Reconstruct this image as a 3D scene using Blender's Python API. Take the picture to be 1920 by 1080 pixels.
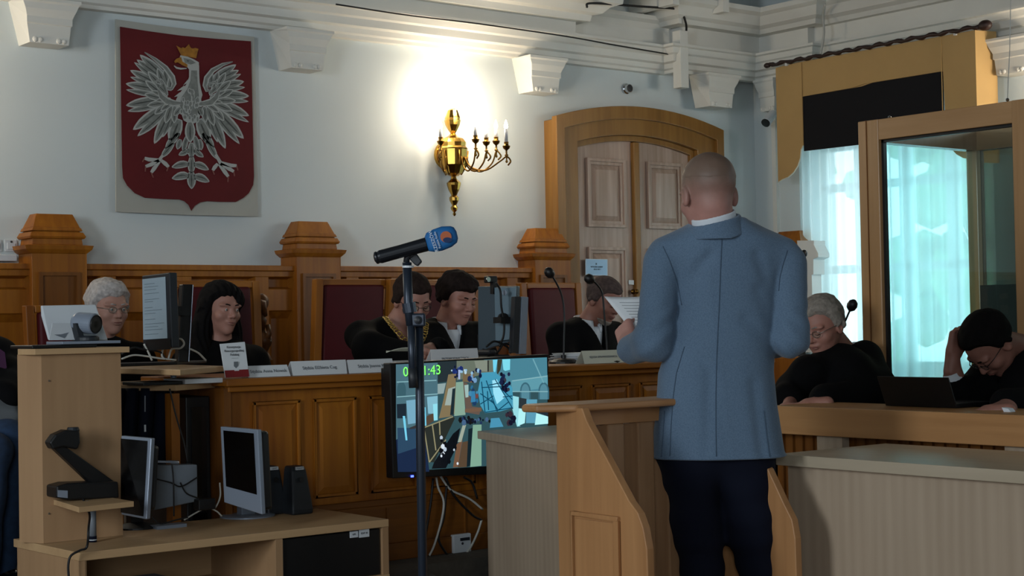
import bpy, bmesh, math, random
import numpy as np
from mathutils import Vector, Matrix
for o in list(bpy.data.objects): bpy.data.objects.remove(o)
S = bpy.context.scene; COL = S.collection
PI = math.pi
# ---------------------------------------------------------------- camera
FPX = 3000.0; YAW = .6719; PITCH = .0221; ROLL = .0186; CAM = np.array([0, 0, 1.3])
def _basis():
    cy, sy, cp, sp = math.cos(YAW), math.sin(YAW), math.cos(PITCH), math.sin(PITCH)
    f = np.array([sy*cp, cy*cp, sp]); r = np.array([cy, -sy, 0]); d = -np.cross(r, f)
    c, s = math.cos(ROLL), math.sin(ROLL)
    return np.array([c*r+s*d, -s*r+c*d, f])
MB = _basis()
def P(x, y, **k):
    """point of the room seen at photo pixel x,y on a plane X=, Y=, Z= or at depth D="""
    d = MB.T @ np.array([(x-960)/FPX, (y-540)/FPX, 1])
    (a, v), = k.items()
    if a == 'D': return Vector(CAM+d*v)
    i = 'XYZ'.index(a); t = (v-CAM[i])/d[i]
    return Vector(CAM+d*t)
cd = bpy.data.cameras.new('camera'); cam = bpy.data.objects.new('camera', cd); COL.objects.link(cam)
cd.sensor_width = 36; cd.lens = 36*FPX/1920; cd.clip_start = .05
R3 = Matrix((MB[0], -MB[1], -MB[2])).transposed()
cam.matrix_world = Matrix.Translation(CAM) @ R3.to_4x4()
S.camera = cam
S.cycles.transparent_max_bounces = 24
# ---------------------------------------------------------------- exposure, world, lights
S.view_settings.view_transform = 'Standard'; S.view_settings.look = 'None'
S.view_settings.gamma = 1; S.view_settings.exposure = 0.45
try: S.view_settings.use_curve_mapping = False
except Exception: pass
W = bpy.data.worlds.new('World'); S.world = W; W.use_nodes = True
bg = W.node_tree.nodes['Background']; bg.inputs[0].default_value = (.80, .94, 1, 1); bg.inputs[1].default_value = 3.0
def area(name, loc, target, sx, sy, power, col):
    l = bpy.data.lights.new(name, 'AREA'); l.shape = 'RECTANGLE'; l.size = sx; l.size_y = sy; l.energy = power; l.color = col
    o = bpy.data.objects.new(name, l); COL.objects.link(o); o.location = loc
    o.rotation_euler = (Vector(target)-Vector(loc)).to_track_quat('-Z', 'Y').to_euler()
    return o
# world lights the window in view; added fill lights stand in for assumed windows
area('added_daylight_fill', (9.0, 3.3, 2.0), (4, 4.6, 1.4), 1.6, 2.2, 36, (.80, .92, 1))  # added fill before the solid right wall, window only assumed
area('added_daylight_fill', (9.0, .2, 2.0), (4, 4, 1.4), 1.6, 2.2, 36, (.80, .92, 1))  # second added fill along the right wall, no opening built
area('added_daylight_fill', (-1.8, -2.9, 2.3), (3.6, 6, 1.4), 2.6, 2.4, 120, (.84, .93, 1))  # added rear fill, the back wall has no window
area('added_daylight_fill', (-3.9, 2.6, 2.3), (3, 6.5, 1.3), 2.0, 2.2, 230, (.86, .94, 1))  # added fill light from the left, the wall is closed there
# ---------------------------------------------------------------- helpers
def lin(h):
    h = h.lstrip('#'); v = [int(h[i:i+2], 16)/255 for i in (0, 2, 4)]
    return tuple(x/12.92 if x <= .04045 else ((x+.055)/1.055)**2.4 for x in v)+(1,)
MATS = {}
def mat(name, col='#808080', rough=.6, metal=0, spec=.5, emit=None, estr=1, sheen=0, bump=None, noise=None, coat=0):
    if name in MATS: return MATS[name]
    m = bpy.data.materials.new(name); m.use_nodes = True; nt = m.node_tree; b = nt.nodes['Principled BSDF']
    c = lin(col) if isinstance(col, str) else col
    b.inputs['Base Color'].default_value = c; b.inputs['Roughness'].default_value = rough
    b.inputs['Metallic'].default_value = metal; b.inputs['Specular IOR Level'].default_value = spec
    b.inputs['Sheen Weight'].default_value = sheen; b.inputs['Coat Weight'].default_value = coat
    if emit: b.inputs['Emission Color'].default_value = lin(emit); b.inputs['Emission Strength'].default_value = estr
    if noise or bump:
        tc = nt.nodes.new('ShaderNodeTexCoord'); n = nt.nodes.new('ShaderNodeTexNoise'); nt.links.new(tc.outputs['Object'], n.inputs['Vector'])
        sc, amt = (noise or bump); n.inputs['Scale'].default_value = sc; n.inputs['Detail'].default_value = 5
        if noise:
            r = nt.nodes.new('ShaderNodeMapRange'); r.inputs['From Min'].default_value = .3; r.inputs['From Max'].default_value = .7
            r.inputs['To Min'].default_value = 1-amt; r.inputs['To Max'].default_value = 1+amt
            mx = nt.nodes.new('ShaderNodeVectorMath'); mx.operation = 'SCALE'; mx.inputs[0].default_value = c[:3]
            nt.links.new(n.outputs['Fac'], r.inputs['Value']); nt.links.new(r.outputs['Result'], mx.inputs['Scale']); nt.links.new(mx.outputs['Vector'], b.inputs['Base Color'])
        if bump:
            n2 = nt.nodes.new('ShaderNodeTexNoise'); n2.inputs['Scale'].default_value = bump[0]; n2.inputs['Detail'].default_value = 3
            nt.links.new(tc.outputs['Object'], n2.inputs['Vector'])
            bp = nt.nodes.new('ShaderNodeBump'); bp.inputs['Strength'].default_value = bump[1]; bp.inputs['Distance'].default_value = .002
            nt.links.new(n2.outputs['Fac'], bp.inputs['Height']); nt.links.new(bp.outputs['Normal'], b.inputs['Normal'])
    MATS[name] = m; return m
def wood(name, c1, c2, axis='Z', rough=.45, scale=1.0, spec=.4, cathedral=0):
    m = bpy.data.materials.new(name); m.use_nodes = True; nt = m.node_tree; b = nt.nodes['Principled BSDF']; L = nt.links.new
    tc = nt.nodes.new('ShaderNodeTexCoord'); mp = nt.nodes.new('ShaderNodeMapping'); L(tc.outputs['Object'], mp.inputs['Vector'])
    s = [34*scale]*3; s['XYZ'.index(axis)] = 1.6*scale; mp.inputs['Scale'].default_value = s
    n = nt.nodes.new('ShaderNodeTexNoise'); n.inputs['Scale'].default_value = 1; n.inputs['Detail'].default_value = 6; n.inputs['Distortion'].default_value = .4; L(mp.outputs[0], n.inputs['Vector'])
    mp2 = nt.nodes.new('ShaderNodeMapping'); L(tc.outputs['Object'], mp2.inputs['Vector']); s2 = [3.2]*3; s2['XYZ'.index(axis)] = .5; mp2.inputs['Scale'].default_value = s2
    n2 = nt.nodes.new('ShaderNodeTexNoise'); n2.inputs['Scale'].default_value = 1; n2.inputs['Detail'].default_value = 3; n2.inputs['Distortion'].default_value = 1.2; L(mp2.outputs[0], n2.inputs['Vector'])
    ad = nt.nodes.new('ShaderNodeMath'); ad.operation = 'MULTIPLY_ADD'; ad.inputs[1].default_value = .55; L(n2.outputs['Fac'], ad.inputs[0])
    ms = nt.nodes.new('ShaderNodeMath'); ms.operation = 'MULTIPLY'; ms.inputs[1].default_value = .45; L(n.outputs['Fac'], ms.inputs[0]); L(ms.outputs[0], ad.inputs[2])
    if cathedral:
        wv = nt.nodes.new('ShaderNodeTexWave'); wv.wave_type = 'RINGS'; wv.inputs['Scale'].default_value = 1.1; wv.inputs['Distortion'].default_value = 5; wv.inputs['Detail'].default_value = 2; wv.inputs['Detail Scale'].default_value = .6
        mp3 = nt.nodes.new('ShaderNodeMapping'); L(tc.outputs['Object'], mp3.inputs['Vector']); s3 = [7]*3; s3['XYZ'.index(axis)] = .8; mp3.inputs['Scale'].default_value = s3; L(mp3.outputs[0], wv.inputs['Vector'])
        a2 = nt.nodes.new('ShaderNodeMath'); a2.operation = 'MULTIPLY_ADD'; a2.inputs[1].default_value = cathedral; L(wv.outputs['Fac'], a2.inputs[0]); L(ad.outputs[0], a2.inputs[2]); ad = a2
    cr = nt.nodes.new('ShaderNodeValToRGB'); cr.color_ramp.elements[0].position = .34; cr.color_ramp.elements[1].position = .66+cathedral
    cr.color_ramp.elements[0].color = lin(c1); cr.color_ramp.elements[1].color = lin(c2); L(ad.outputs[0], cr.inputs[0]); L(cr.outputs[0], b.inputs['Base Color'])
    b.inputs['Roughness'].default_value = rough; b.inputs['Specular IOR Level'].default_value = spec
    bp = nt.nodes.new('ShaderNodeBump'); bp.inputs['Strength'].default_value = .12; bp.inputs['Distance'].default_value = .001; L(n.outputs['Fac'], bp.inputs['Height']); L(bp.outputs['Normal'], b.inputs['Normal'])
    MATS[name] = m; return m
def v3(a): return Vector(a)
class M:
    def __init__(s): s.v = []; s.f = []
    def add(s, vs, fs):
        n = len(s.v); s.v += [tuple(x) for x in vs]; s.f += [tuple(i+n for i in f) for f in fs]; return s
    def box(s, x0, x1, y0, y1, z0, z1):
        return s.add([(x, y, z) for x in (x0, x1) for y in (y0, y1) for z in (z0, z1)], [(0, 1, 3, 2), (4, 6, 7, 5), (0, 4, 5, 1), (2, 3, 7, 6), (0, 2, 6, 4), (1, 5, 7, 3)])
    def obox(s, c, ax, ay, az, hx, hy, hz):
        c = v3(c); ax = v3(ax).normalized()*hx; ay = v3(ay).normalized()*hy; az = v3(az).normalized()*hz
        return s.add([c+i*ax+j*ay+k*az for i in (-1, 1) for j in (-1, 1) for k in (-1, 1)], [(0, 1, 3, 2), (4, 6, 7, 5), (0, 4, 5, 1), (2, 3, 7, 6), (0, 2, 6, 4), (1, 5, 7, 3)])
    def prism(s, pts, ex):
        pts = [v3(p) for p in pts]; n = len(pts); ex = v3(ex)
        return s.add(pts+[p+ex for p in pts], [tuple(range(n))[::-1], tuple(range(n, 2*n))]+[(i, (i+1) % n, n+(i+1) % n, n+i) for i in range(n)])
    def frus(s, c, w0, d0, w1, d1, z0, z1):
        """truncated pyramid standing at c=(x,y): full widths w (x) and d (y) at z0 and z1"""
        x, y = c; q = []
        for w, d, z in ((w0, d0, z0), (w1, d1, z1)): q += [(x-w/2, y-d/2, z), (x+w/2, y-d/2, z), (x+w/2, y+d/2, z), (x-w/2, y+d/2, z)]
        return s.add(q, [(3, 2, 1, 0), (4, 5, 6, 7), (0, 1, 5, 4), (1, 2, 6, 5), (2, 3, 7, 6), (3, 0, 4, 7)])
    def tube(s, pts, r, n=8, closed=False):
        pts = [v3(p) for p in pts]; k = len(pts); rs = r if isinstance(r, (list, tuple)) else [r]*k
        t0 = (pts[1]-pts[0]).normalized(); up = Vector((0, 0, 1)) if abs(t0.z) < .9 else Vector((1, 0, 0)); a = t0.cross(up).normalized(); vs = []
        for i, p in enumerate(pts):
            if closed: t = (pts[(i+1) % k]-pts[i-1]).normalized()
            else: t = (pts[min(i+1, k-1)]-pts[max(i-1, 0)]).normalized()
            a = (a-t*a.dot(t)).normalized(); b = t.cross(a)
            vs += [p+(a*math.cos(2*PI*j/n)+b*math.sin(2*PI*j/n))*rs[i] for j in range(n)]
        fs = []; m = k if closed else k-1
        for i in range(m):
            i2 = (i+1) % k
            for j in range(n): fs.append((i*n+j, i*n+(j+1) % n, i2*n+(j+1) % n, i2*n+j))
        if not closed: fs += [tuple(range(n))[::-1], tuple(range((k-1)*n, k*n))]
        return s.add(vs, fs)
    def lathe(s, c, prof, axis=(0, 0, 1), n=20, a0=0, a1=2*PI):
        """prof: (radius, height) along axis from c"""
        c = v3(c); ax = v3(axis).normalized(); up = Vector((0, 0, 1)) if abs(ax.z) < .9 else Vector((1, 0, 0)); a = ax.cross(up).normalized(); b = ax.cross(a)
        full = abs(a1-a0-2*PI) < 1e-6; m = n if full else n+1; vs = []
        for r, h in prof:
            vs += [c+ax*h+(a*math.cos(a0+(a1-a0)*j/n)+b*math.sin(a0+(a1-a0)*j/n))*max(r, 1e-5) for j in range(m)]
        fs = []
        for i in range(len(prof)-1):
            for j in range(n): fs.append((i*m+j, i*m+(j+1) % m, (i+1)*m+(j+1) % m, (i+1)*m+j))
        fs += [tuple(range(m))[::-1], tuple(range((len(prof)-1)*m, len(prof)*m))]
        return s.add(vs, fs)
    def ball(s, c, r, n=14):
        r = r if isinstance(r, (tuple, list)) else (r, r, r); vs = []; fs = []; m = n//2
        for i in range(m+1):
            t = PI*i/m
            for j in range(n): vs.append((c[0]+r[0]*math.sin(t)*math.cos(2*PI*j/n), c[1]+r[1]*math.sin(t)*math.sin(2*PI*j/n), c[2]+r[2]*math.cos(t)))
        for i in range(m):
            for j in range(n): fs.append((i*n+j, i*n+(j+1) % n, (i+1)*n+(j+1) % n, (i+1)*n+j))
        return s.add(vs, fs)
    def grid(s, nu, nv, fn):
        vs = [fn(i/(nu-1), j/(nv-1)) for j in range(nv) for i in range(nu)]
        return s.add(vs, [(j*nu+i, j*nu+i+1, (j+1)*nu+i+1, (j+1)*nu+i) for j in range(nv-1) for i in range(nu-1)])
    def build(s, name, m, parent=None, smooth=False, bevel=0, solid=0, segs=2, auto=None):
        me = bpy.data.meshes.new(name); bm = bmesh.new(); vv = [bm.verts.new(p) for p in s.v]
        for f in s.f:
            try: bm.faces.new([vv[i] for i in f])
            except ValueError: pass
        bmesh.ops.remove_doubles(bm, verts=bm.verts, dist=1e-6)
        bmesh.ops.recalc_face_normals(bm, faces=bm.faces); bm.to_mesh(me); bm.free()
        return link(name, me, m, parent, smooth, bevel, solid, segs)
def link(name, me, m, parent=None, smooth=False, bevel=0, solid=0, segs=2):
    me.materials.append(MATS[m] if isinstance(m, str) else m)
    o = bpy.data.objects.new(name, me); COL.objects.link(o)
    if smooth: me.polygons.foreach_set('use_smooth', [True]*len(me.polygons))
    if solid: d = o.modifiers.new('s', 'SOLIDIFY'); d.thickness = solid; d.offset = 0
    if bevel: d = o.modifiers.new('b', 'BEVEL'); d.width = bevel; d.segments = segs; d.limit_method = 'ANGLE'; d.angle_limit = .6
    if parent is not None: adopt(o, parent)
    return o
def multi(name, groups, parent):
    '''one mesh out of several {material: M}'''
    vs, fs, mi = [], [], []; me = bpy.data.meshes.new(name)
    for i, (k, q) in enumerate(groups.items()):
        n = len(vs); vs += q.v; fs += [tuple(j+n for j in f) for f in q.f]; mi += [i]*len(q.f)
    me.from_pydata(vs, [], fs); bm = bmesh.new(); bm.from_mesh(me)
    for f, m in zip(bm.faces, mi): f.material_index = m
    bmesh.ops.recalc_face_normals(bm, faces=bm.faces); bm.to_mesh(me); bm.free()
    ks = list(groups); o = link(name, me, ks[0], parent)
    for k in ks[1:]: me.materials.append(MATS[k])
    return o
def wm(o):
    m = o.matrix_basis.copy()
    while o.parent: m = o.parent.matrix_basis @ o.matrix_parent_inverse @ m if False else o.parent.matrix_basis @ (o.matrix_parent_inverse @ m); o = o.parent
    return m
def adopt(o, parent):
    o.parent = parent; o.matrix_parent_inverse = wm(parent).inverted()
def thing(name, label, cat, loc=(0, 0, 0), group=None):
    o = bpy.data.objects.new(name, None); COL.objects.link(o); o.empty_display_size = .1; o.location = loc
    return tag(o, label, cat, group)
def tag(o, label, cat, group=None):
    o['label'] = label; o['category'] = cat
    if group: o['group'] = group
    return o
def struct(o): o['kind'] = 'structure'; return o
def text(s, org, xd, up, size, m, parent, name='lettering', align='CENTER', ex=.0004):
    c = bpy.data.curves.new(name, 'FONT'); c.body = s; c.size = size; c.align_x = align; c.align_y = 'CENTER'; c.extrude = ex; c.resolution_u = 3
    c.materials.append(MATS[m]); o = bpy.data.objects.new(name, c); COL.objects.link(o)
    x = v3(xd).normalized(); z = x.cross(v3(up)).normalized(); y = z.cross(x)
    me = bpy.data.meshes.new_from_object(o); bpy.data.objects.remove(o); o = bpy.data.objects.new(name, me); COL.objects.link(o)
    R = Matrix((x, y, z)).transposed().to_4x4(); R.translation = v3(org); o.matrix_basis = R
    if parent is not None: adopt(o, parent)
    return o
def copy_tree(o, parent=None):
    c = o.copy(); COL.objects.link(c)
    if parent is not None: c.parent = parent
    for ch in o.children: copy_tree(ch, c)
    return c
def arc(c, r, a0, a1, n, u, v):
    c = v3(c); return [c+(v3(u)*math.cos(a0+(a1-a0)*i/n)+v3(v)*math.sin(a0+(a1-a0)*i/n))*r for i in range(n+1)]
def spline(pts, n=6):
    pts = [v3(p) for p in pts]; q = [2*pts[0]-pts[1]]+pts+[2*pts[-1]-pts[-2]]; out = []
    for i in range(1, len(q)-2):
        for k in range(n):
            t = k/n; a, b, c, d = q[i-1:i+3]
            out.append(.5*((2*b)+(c-a)*t+(2*a-5*b+4*c-d)*t*t+(3*b-a-3*c+d)*t**3))
    return out+[pts[-1]]
X_, Y_, Z_ = Vector((1, 0, 0)), Vector((0, 1, 0)), Vector((0, 0, 1))
# ---------------------------------------------------------------- materials
mat('plaster', '#c9d2d4', .9, noise=(1.2, .03)); mat('cornice_paint', '#d8d8d2', .75, noise=(2.5, .05)); mat('ceiling_paint', '#6b6862', .9)
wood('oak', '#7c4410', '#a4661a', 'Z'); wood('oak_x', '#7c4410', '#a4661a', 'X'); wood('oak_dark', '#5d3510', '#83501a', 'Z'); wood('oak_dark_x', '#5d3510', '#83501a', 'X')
wood('door_wood', '#957d6d', '#bba395', 'Z', rough=.3); wood('door_frame_wood', '#75501f', '#936a35', 'Z', rough=.35); wood('door_frame_wood_x', '#75501f', '#936a35', 'X', rough=.35)
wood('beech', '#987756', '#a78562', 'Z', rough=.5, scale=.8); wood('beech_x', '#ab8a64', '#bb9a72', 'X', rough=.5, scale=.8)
wood('laminate', '#a08d78', '#b5a28c', 'Z', rough=.5, scale=.7, cathedral=.12); wood('laminate_y', '#a89a84', '#b9ab95', 'Y', rough=.32, scale=.7)
wood('stand_wood', '#9f7148', '#b8885a', 'Z', rough=.4); wood('stand_wood_x', '#9f7148', '#b8885a', 'X', rough=.4); wood('slat_wood', '#8d6a4b', '#a5805d', 'Z', rough=.45)
wood('ledge_wood', '#a8794c', '#c0905f', 'Y', rough=.4); wood('booth_wood', '#a57c50', '#b88f63', 'Z', rough=.25); wood('booth_wood_y', '#a57c50', '#b88f63', 'Y', rough=.25)
mat('red_leather', '#4a0710', .6, spec=.3, noise=(6, .12)); mat('black_plastic', '#0d0e10', .45); mat('dark_plastic', '#1d2228', .5); mat('black_gloss', '#050607', .12)
mat('silver_plastic', '#8b96a6', .35, metal=.3); mat('white_plastic', '#c7cdd2', .4); mat('grey_plastic', '#6f7780', .5); mat('paper', '#d5dade', .8); mat('paper_cream', '#cfd2c2', .8); mat('ink', '#23282e', .8); mat('ink_grey', '#6b7278', .8)
mat('brass', '#c09648', .18, metal=1); mat('dark_brass', '#7d5c28', .3, metal=1); mat('gold_chain', '#d0b060', .3, metal=1); mat('chrome', '#c8ccd0', .15, metal=1)
mat('robe', '#050507', .9, sheen=.0, spec=.15); mat('navy', '#0b1020', .9, spec=.2); mat('carpet', '#4a463f', .95, noise=(30, .15)); mat('parquet', '#5a4128', .5)
mat('cable_black', '#08080a', .6); mat('cable_white', '#b9b9b2', .6)
# ================================================================ the room
YW, XR, ZP = 8.4, 9.08, .33
struct(M().box(-4.2, 9.4, -3.2, 8.6, -.1, 0).build('floor', 'parquet'))
pod = M(); pod.prism([(-4, 4.75, 0), (3.5, 4.75, 0), (3.72, 5.32, 0), (9.05, 5.32, 0), (9.05, 8.38, 0), (-4, 8.38, 0)], (0, 0, ZP))
struct(pod.build('floor', 'carpet'))
struct(M().box(-4.2, 9.3, YW, YW+.2, 0, 5.2).build('wall_front', 'plaster'))
WY0, WY1, WZ0, WZ1 = 6.3, 7.87, .88, 2.62
w = M(); w.box(XR, XR+.3, -3.2, WY0, 0, 5.2); w.box(XR, XR+.3, WY1, YW, 0, 5.2); w.box(XR, XR+.3, WY0, WY1, 0, WZ0); w.box(XR, XR+.3, WY0, WY1, WZ1, 5.2)
struct(w.build('wall_right', 'plaster'))
struct(M().box(-4.2, -4.0, -3.2, YW, 0, 5.2).build('wall_left', 'plaster')); struct(M().box(-4.2, 9.3, -3.3, -3.1, 0, 5.2).build('wall_back', 'plaster'))
struct(M().box(-4.2, 9.3, -3.3, 8.6, 5.2, 5.3).build('ceiling', 'ceiling_paint'))

def sweep(path, prof, name, m='cornice_paint', bevel=0):
    """prof: (out, z); path: plan points along the wall line; out goes to the right-hand side of travel"""
    pts = [Vector((a, b)) for a, b in path]; n = len(pts); nor = []
    for i in range(n-1):
        d = (pts[i+1]-pts[i]).normalized(); nor.append(Vector((d.y, -d.x)))
    rows = []
    for i in range(n):
        a = nor[max(i-1, 0)]; b = nor[min(i, n-2)]; mvec = (a+b); mvec = mvec/max(mvec.length_squared, 1e-6)*2
        rows.append([(pts[i].x+mvec.x*o, pts[i].y+mvec.y*o, z) for o, z in prof])
    q = M(); k = len(prof); vs = [p for r in rows for p in r]
    fs = [(i*k+j, i*k+(j+1) % k, (i+1)*k+(j+1) % k, (i+1)*k+j) for i in range(n-1) for j in range(k)]
    fs += [tuple(range(k))[::-1], tuple(range((n-1)*k, n*k))]
    q.add(vs, fs); return q.build(name, m)
def breaks(x0, x1, w=.2):  # corbels carry breaks in the entablature
    out = []
    return out
# entablature: lower moulding at bracket height, frieze, crown
CX = [(3.22, 3.6), (4.83, 5.21), (6.69, 7.07)]
low = [(0, 3.085), (.06, 3.085), (.065, 3.105), (.085, 3.115), (.095, 3.145), (.125, 3.155), (.13, 3.2), (.15, 3.21), (.165, 3.245), (.19, 3.252), (.19, 3.268), (0, 3.275)]
p = [(-4, YW), (8.14, YW), (8.14, YW-.1), (8.99, YW-.1), (8.99, 7.75), (XR, 7.75), (XR, -3)]
struct(sweep(p, low, 'trim_1'))
fr = [(0, 3.265), (.03, 3.27), (.03, 3.5), (.0, 3.5)]
struct(sweep([(-4, YW-.1), (7.15, YW-.1), (7.15, YW-.02), (8.2, YW-.02), (8.2, YW-.14), (9.0, YW-.14), (9.0, 7.78), (XR-.01, 7.78), (XR-.01, -3)], fr, 'trim_2'))
cr = [(0, 3.36), (.1, 3.36), (.11, 3.4), (.16, 3.41), (.2, 3.45), (.26, 3.47), (.27, 3.53), (.33, 3.54), (.33, 3.6), (0, 3.62)]
struct(sweep([(-4, YW-.1), (7.15, YW-.1), (7.15, YW)], cr, 'trim_3'))
cr2 = [(0, 3.42), (.1, 3.42), (.12, 3.45), (.16, 3.47), (.2, 3.53), (.24, 3.55), (.24, 3.585), (0, 3.6)]
struct(sweep([(8.14, YW), (8.14, YW-.16), (8.98, YW-.16), (8.98, 7.7), (XR, 7.7), (XR, -3)], cr2, 'trim_4'))
cr3 = [(0, 3.4), (.05, 3.4), (.07, 3.44), (.1, 3.46), (.1, 3.49), (0, 3.5)]
struct(sweep([(7.15, YW), (8.14, YW)], cr3, 'trim_5'))
# vault springing above, in shade
struct(M().box(-4, 7.1, 7.9, 8.4, 3.62, 5.2).build('trim_6', 'plaster'))
vv = M()
for k in range(3): vv.box(7.3+.5*k, 7.36+.5*k, 7.95, 8.4, 3.5, 3.9)
struct(vv.build('trim_7', 'cornice_paint'))
def corbel(cx, cy, name, side='front', w=.33):
    q = M(); 
    pr = [(0, 3.086), (.2, 3.086), (.2, 3.07), (.19, 3.06), (.185, 3.03), (.175, 3.01), (.165, 2.99), (.165, 2.955), (.155, 2.95), (.155, 2.85), (0, 2.85)]
    def wid(z): return w*float(np.interp(z, [2.85, 2.95, 2.955, 2.98, 3.0, 3.02, 3.045, 3.06, 3.065], [.33, .37, .385, .38, .39, .42, .45, .47, .5]))
    vs = []; k = len(pr)
    for s_ in (-1, 1):
        for o, z in pr:
            hw = wid(z)*s_
            vs.append((cx+hw, cy-o, z) if side == 'front' else (cx-o, cy+hw, z))
    q.add(vs, [tuple(range(k))[::-1], tuple(range(k, 2*k))]+[(i, (i+1) % k, k+(i+1) % k, k+i) for i in range(k)])
    for s_ in (-1, 1):      # scrolled guttae under the foot
        for j in range(2):
            u = s_*w*.2+(j-.5)*.028
            c = (cx+u, cy-.155, 2.868) if side == 'front' else (cx-.155, cy+u, 2.868)
            q.lathe(c, [(.002, -.015), (.012, -.01), (.016, 0), (.012, .008), (.0, .012)], axis=(0, -1, 0) if side == 'front' else (-1, 0, 0), n=8)
    o = q.build(name, 'cornice_paint'); return struct(o)
for i, x in enumerate((3.41, 5.02, 6.88)): corbel(x, YW, 'trim_%d' % (8+i))
corbel(8.46, YW-.1, 'trim_11', w=.34); corbel(XR, 6.02, 'trim_12', 'right', .33); corbel(XR, 8.12, 'trim_13', 'right', .2)
# corner strip and trunking
struct(M().box(XR-.03, XR, 8.16, 8.2, .4, 3.1).box(XR-.03, XR, 7.98, 8.2, 3.07, 3.1).build('trim_14', 'cornice_paint'))
t = M().box(8.04, 8.12, YW-.27, YW-.19, 2.96, 3.37).build('cable_trunking', 'cornice_paint', bevel=.004); tag(t, 'short white vertical cable trunking left of the corner pilaster, under the cornice', 'trunking')
t = M().tube(spline([P(1285, 70, Y=8.2), P(1287, 50, Y=8.12), P(1282, 30, Y=8.1), P(1278, 18, Y=8.1), P(1200, 12, Y=8.1), P(1110, 6, Y=8.05), P(1100, 14, Y=8.05)]), .008).build('loose_cable', 'cable_black', smooth=True); tag(t, 'dark cable rising from the cable trunking and running along the cornice', 'cable')
t = M().tube(spline([P(1547, 8, X=8.75), P(1543, 30, X=8.85), P(1545, 60, X=8.85), P(1541, 90, X=8.85), P(1538, 103, X=8.85)]), .008).build('loose_cable', 'cable_white', smooth=True); tag(t, 'pale cable hanging down the cornice above the left end of the curtain rod', 'cable')
t = M().tube(spline([P(630, 8, Y=8.02), P(760, 28, Y=8.02), P(900, 45, Y=8.02), P(1060, 68, Y=8.02), P(1150, 84, Y=8.2), P(1262, 103, Y=8.22)]), .005).build('loose_cable', 'cable_black', smooth=True); tag(t, 'thin dark cable lying along the ledge of the lower cornice moulding', 'cable')
t = M().tube([P(1895, 0, X=5.9), P(1893, 95, X=5.9), P(1889, 183, X=5.75)], .002).build('hanging_wire', 'cable_white'); tag(t, 'thin wire hanging down to the top rail of the glass booth', 'wire')

# ---- oak wainscot on the front wall
wa = M(); X0, X1 = -4.0, 6.98
wa.box(X0, X1, 8.33, 8.4, ZP, 1.64)                                   # back board
wa.box(X0, X1, 8.27, 8.4, 1.50, 1.53); wa.box(X0, X1, 8.24, 8.4, 1.635, 1.667); wa.box(X0, X1, 8.26, 8.4, 1.60, 1.636)
wa.box(X0, X1, 8.27, 8.4, 1.40, 1.50); wa.box(X0, X1, 8.28, 8.4, ZP, .5)
sti = [-3.3, -2.6, -1.9, -1.2, -.5, .2, .9, 1.6, 2.1, 2.72, 3.0, 3.74, 4.2, 4.70, 5.33, 5.66, 6.14, 6.58]
for x in sti: wa.box(x-.045, x+.045, 8.266, 8.399, ZP+.001, 1.634)
struct(wa.build('trim_15', 'oak', bevel=.004))
pn = M()
ed = sorted(sti)
for a, b in zip(ed[:-1], ed[1:]):
    x0, x1 = a+.045, b-.045
    if x1-x0 < .12: continue
    for (z0, z1) in ((.5, 1.4), (1.53, 1.6)):
        g = .045 if z1-z0 > .2 else .012
        # bevelled field panel
        o = [(x0, 8.285, z0), (x1, 8.285, z0), (x1, 8.285, z1), (x0, 8.285, z1)]; i_ = [(x0+g, 8.326, z0+g), (x1-g, 8.326, z0+g), (x1-g, 8.326, z1-g), (x0+g, 8.326, z1-g)]
        pn.add(o+i_, [(0, 1, 5, 4), (1, 2, 6, 5), (2, 3, 7, 6), (3, 0, 4, 7), (4, 5, 6, 7)])
struct(pn.build('trim_16', 'oak'))
def obelisk(cx, name):
    q = M(); cy = 8.31; cx += .015
    q.box(cx-.15, cx+.155, 8.215, 8.4, ZP, 1.72)
    q.frus((cx, cy), .31, .19, .37, .22, 1.72, 1.742); q.frus((cx, cy), .37, .22, .385, .23, 1.742, 1.762); q.frus((cx, cy), .385, .23, .31, .18, 1.762, 1.767)
    q.frus((cx, cy), .285, .17, .275, .165, 1.767, 1.80); q.frus((cx, cy), .30, .18, .315, .19, 1.80, 1.812); q.frus((cx, cy), .315, .19, .29, .17, 1.812, 1.835)
    q.frus((cx, cy), .285, .17, .27, .16, 1.842, 1.86); q.frus((cx, cy), .27, .16, .25, .15, 1.835, 1.842)
    q.frus((cx, cy), .265, .15, .205, .09, 1.86, 1.935)
    o = q.build(name, 'oak', bevel=.003); struct(o)
    # sunk panel on the pillar face
    r = M(); x0, x1, z0, z1 = cx-.095, cx+.095, .5, 1.6
    for a, b, c, d in ((x0-.02, x1+.02, z1, z1+.02), (x0-.02, x1+.02, z0-.02, z0)): r.box(a, b, 8.2, 8.216, c, d)
    r.box(x0-.02, x0, 8.2, 8.216, z0, z1); r.box(x1, x1+.02, 8.2, 8.216, z0, z1)
    r.add([(x0, 8.214, z0), (x1, 8.214, z0), (x1, 8.214, z1), (x0, 8.214, z1)], [(0, 1, 2, 3)])
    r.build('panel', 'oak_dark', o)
for i, x in enumerate((1.75, 3.42, 5.04, 6.87)): obelisk(x, 'trim_%d' % (17+i))
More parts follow.
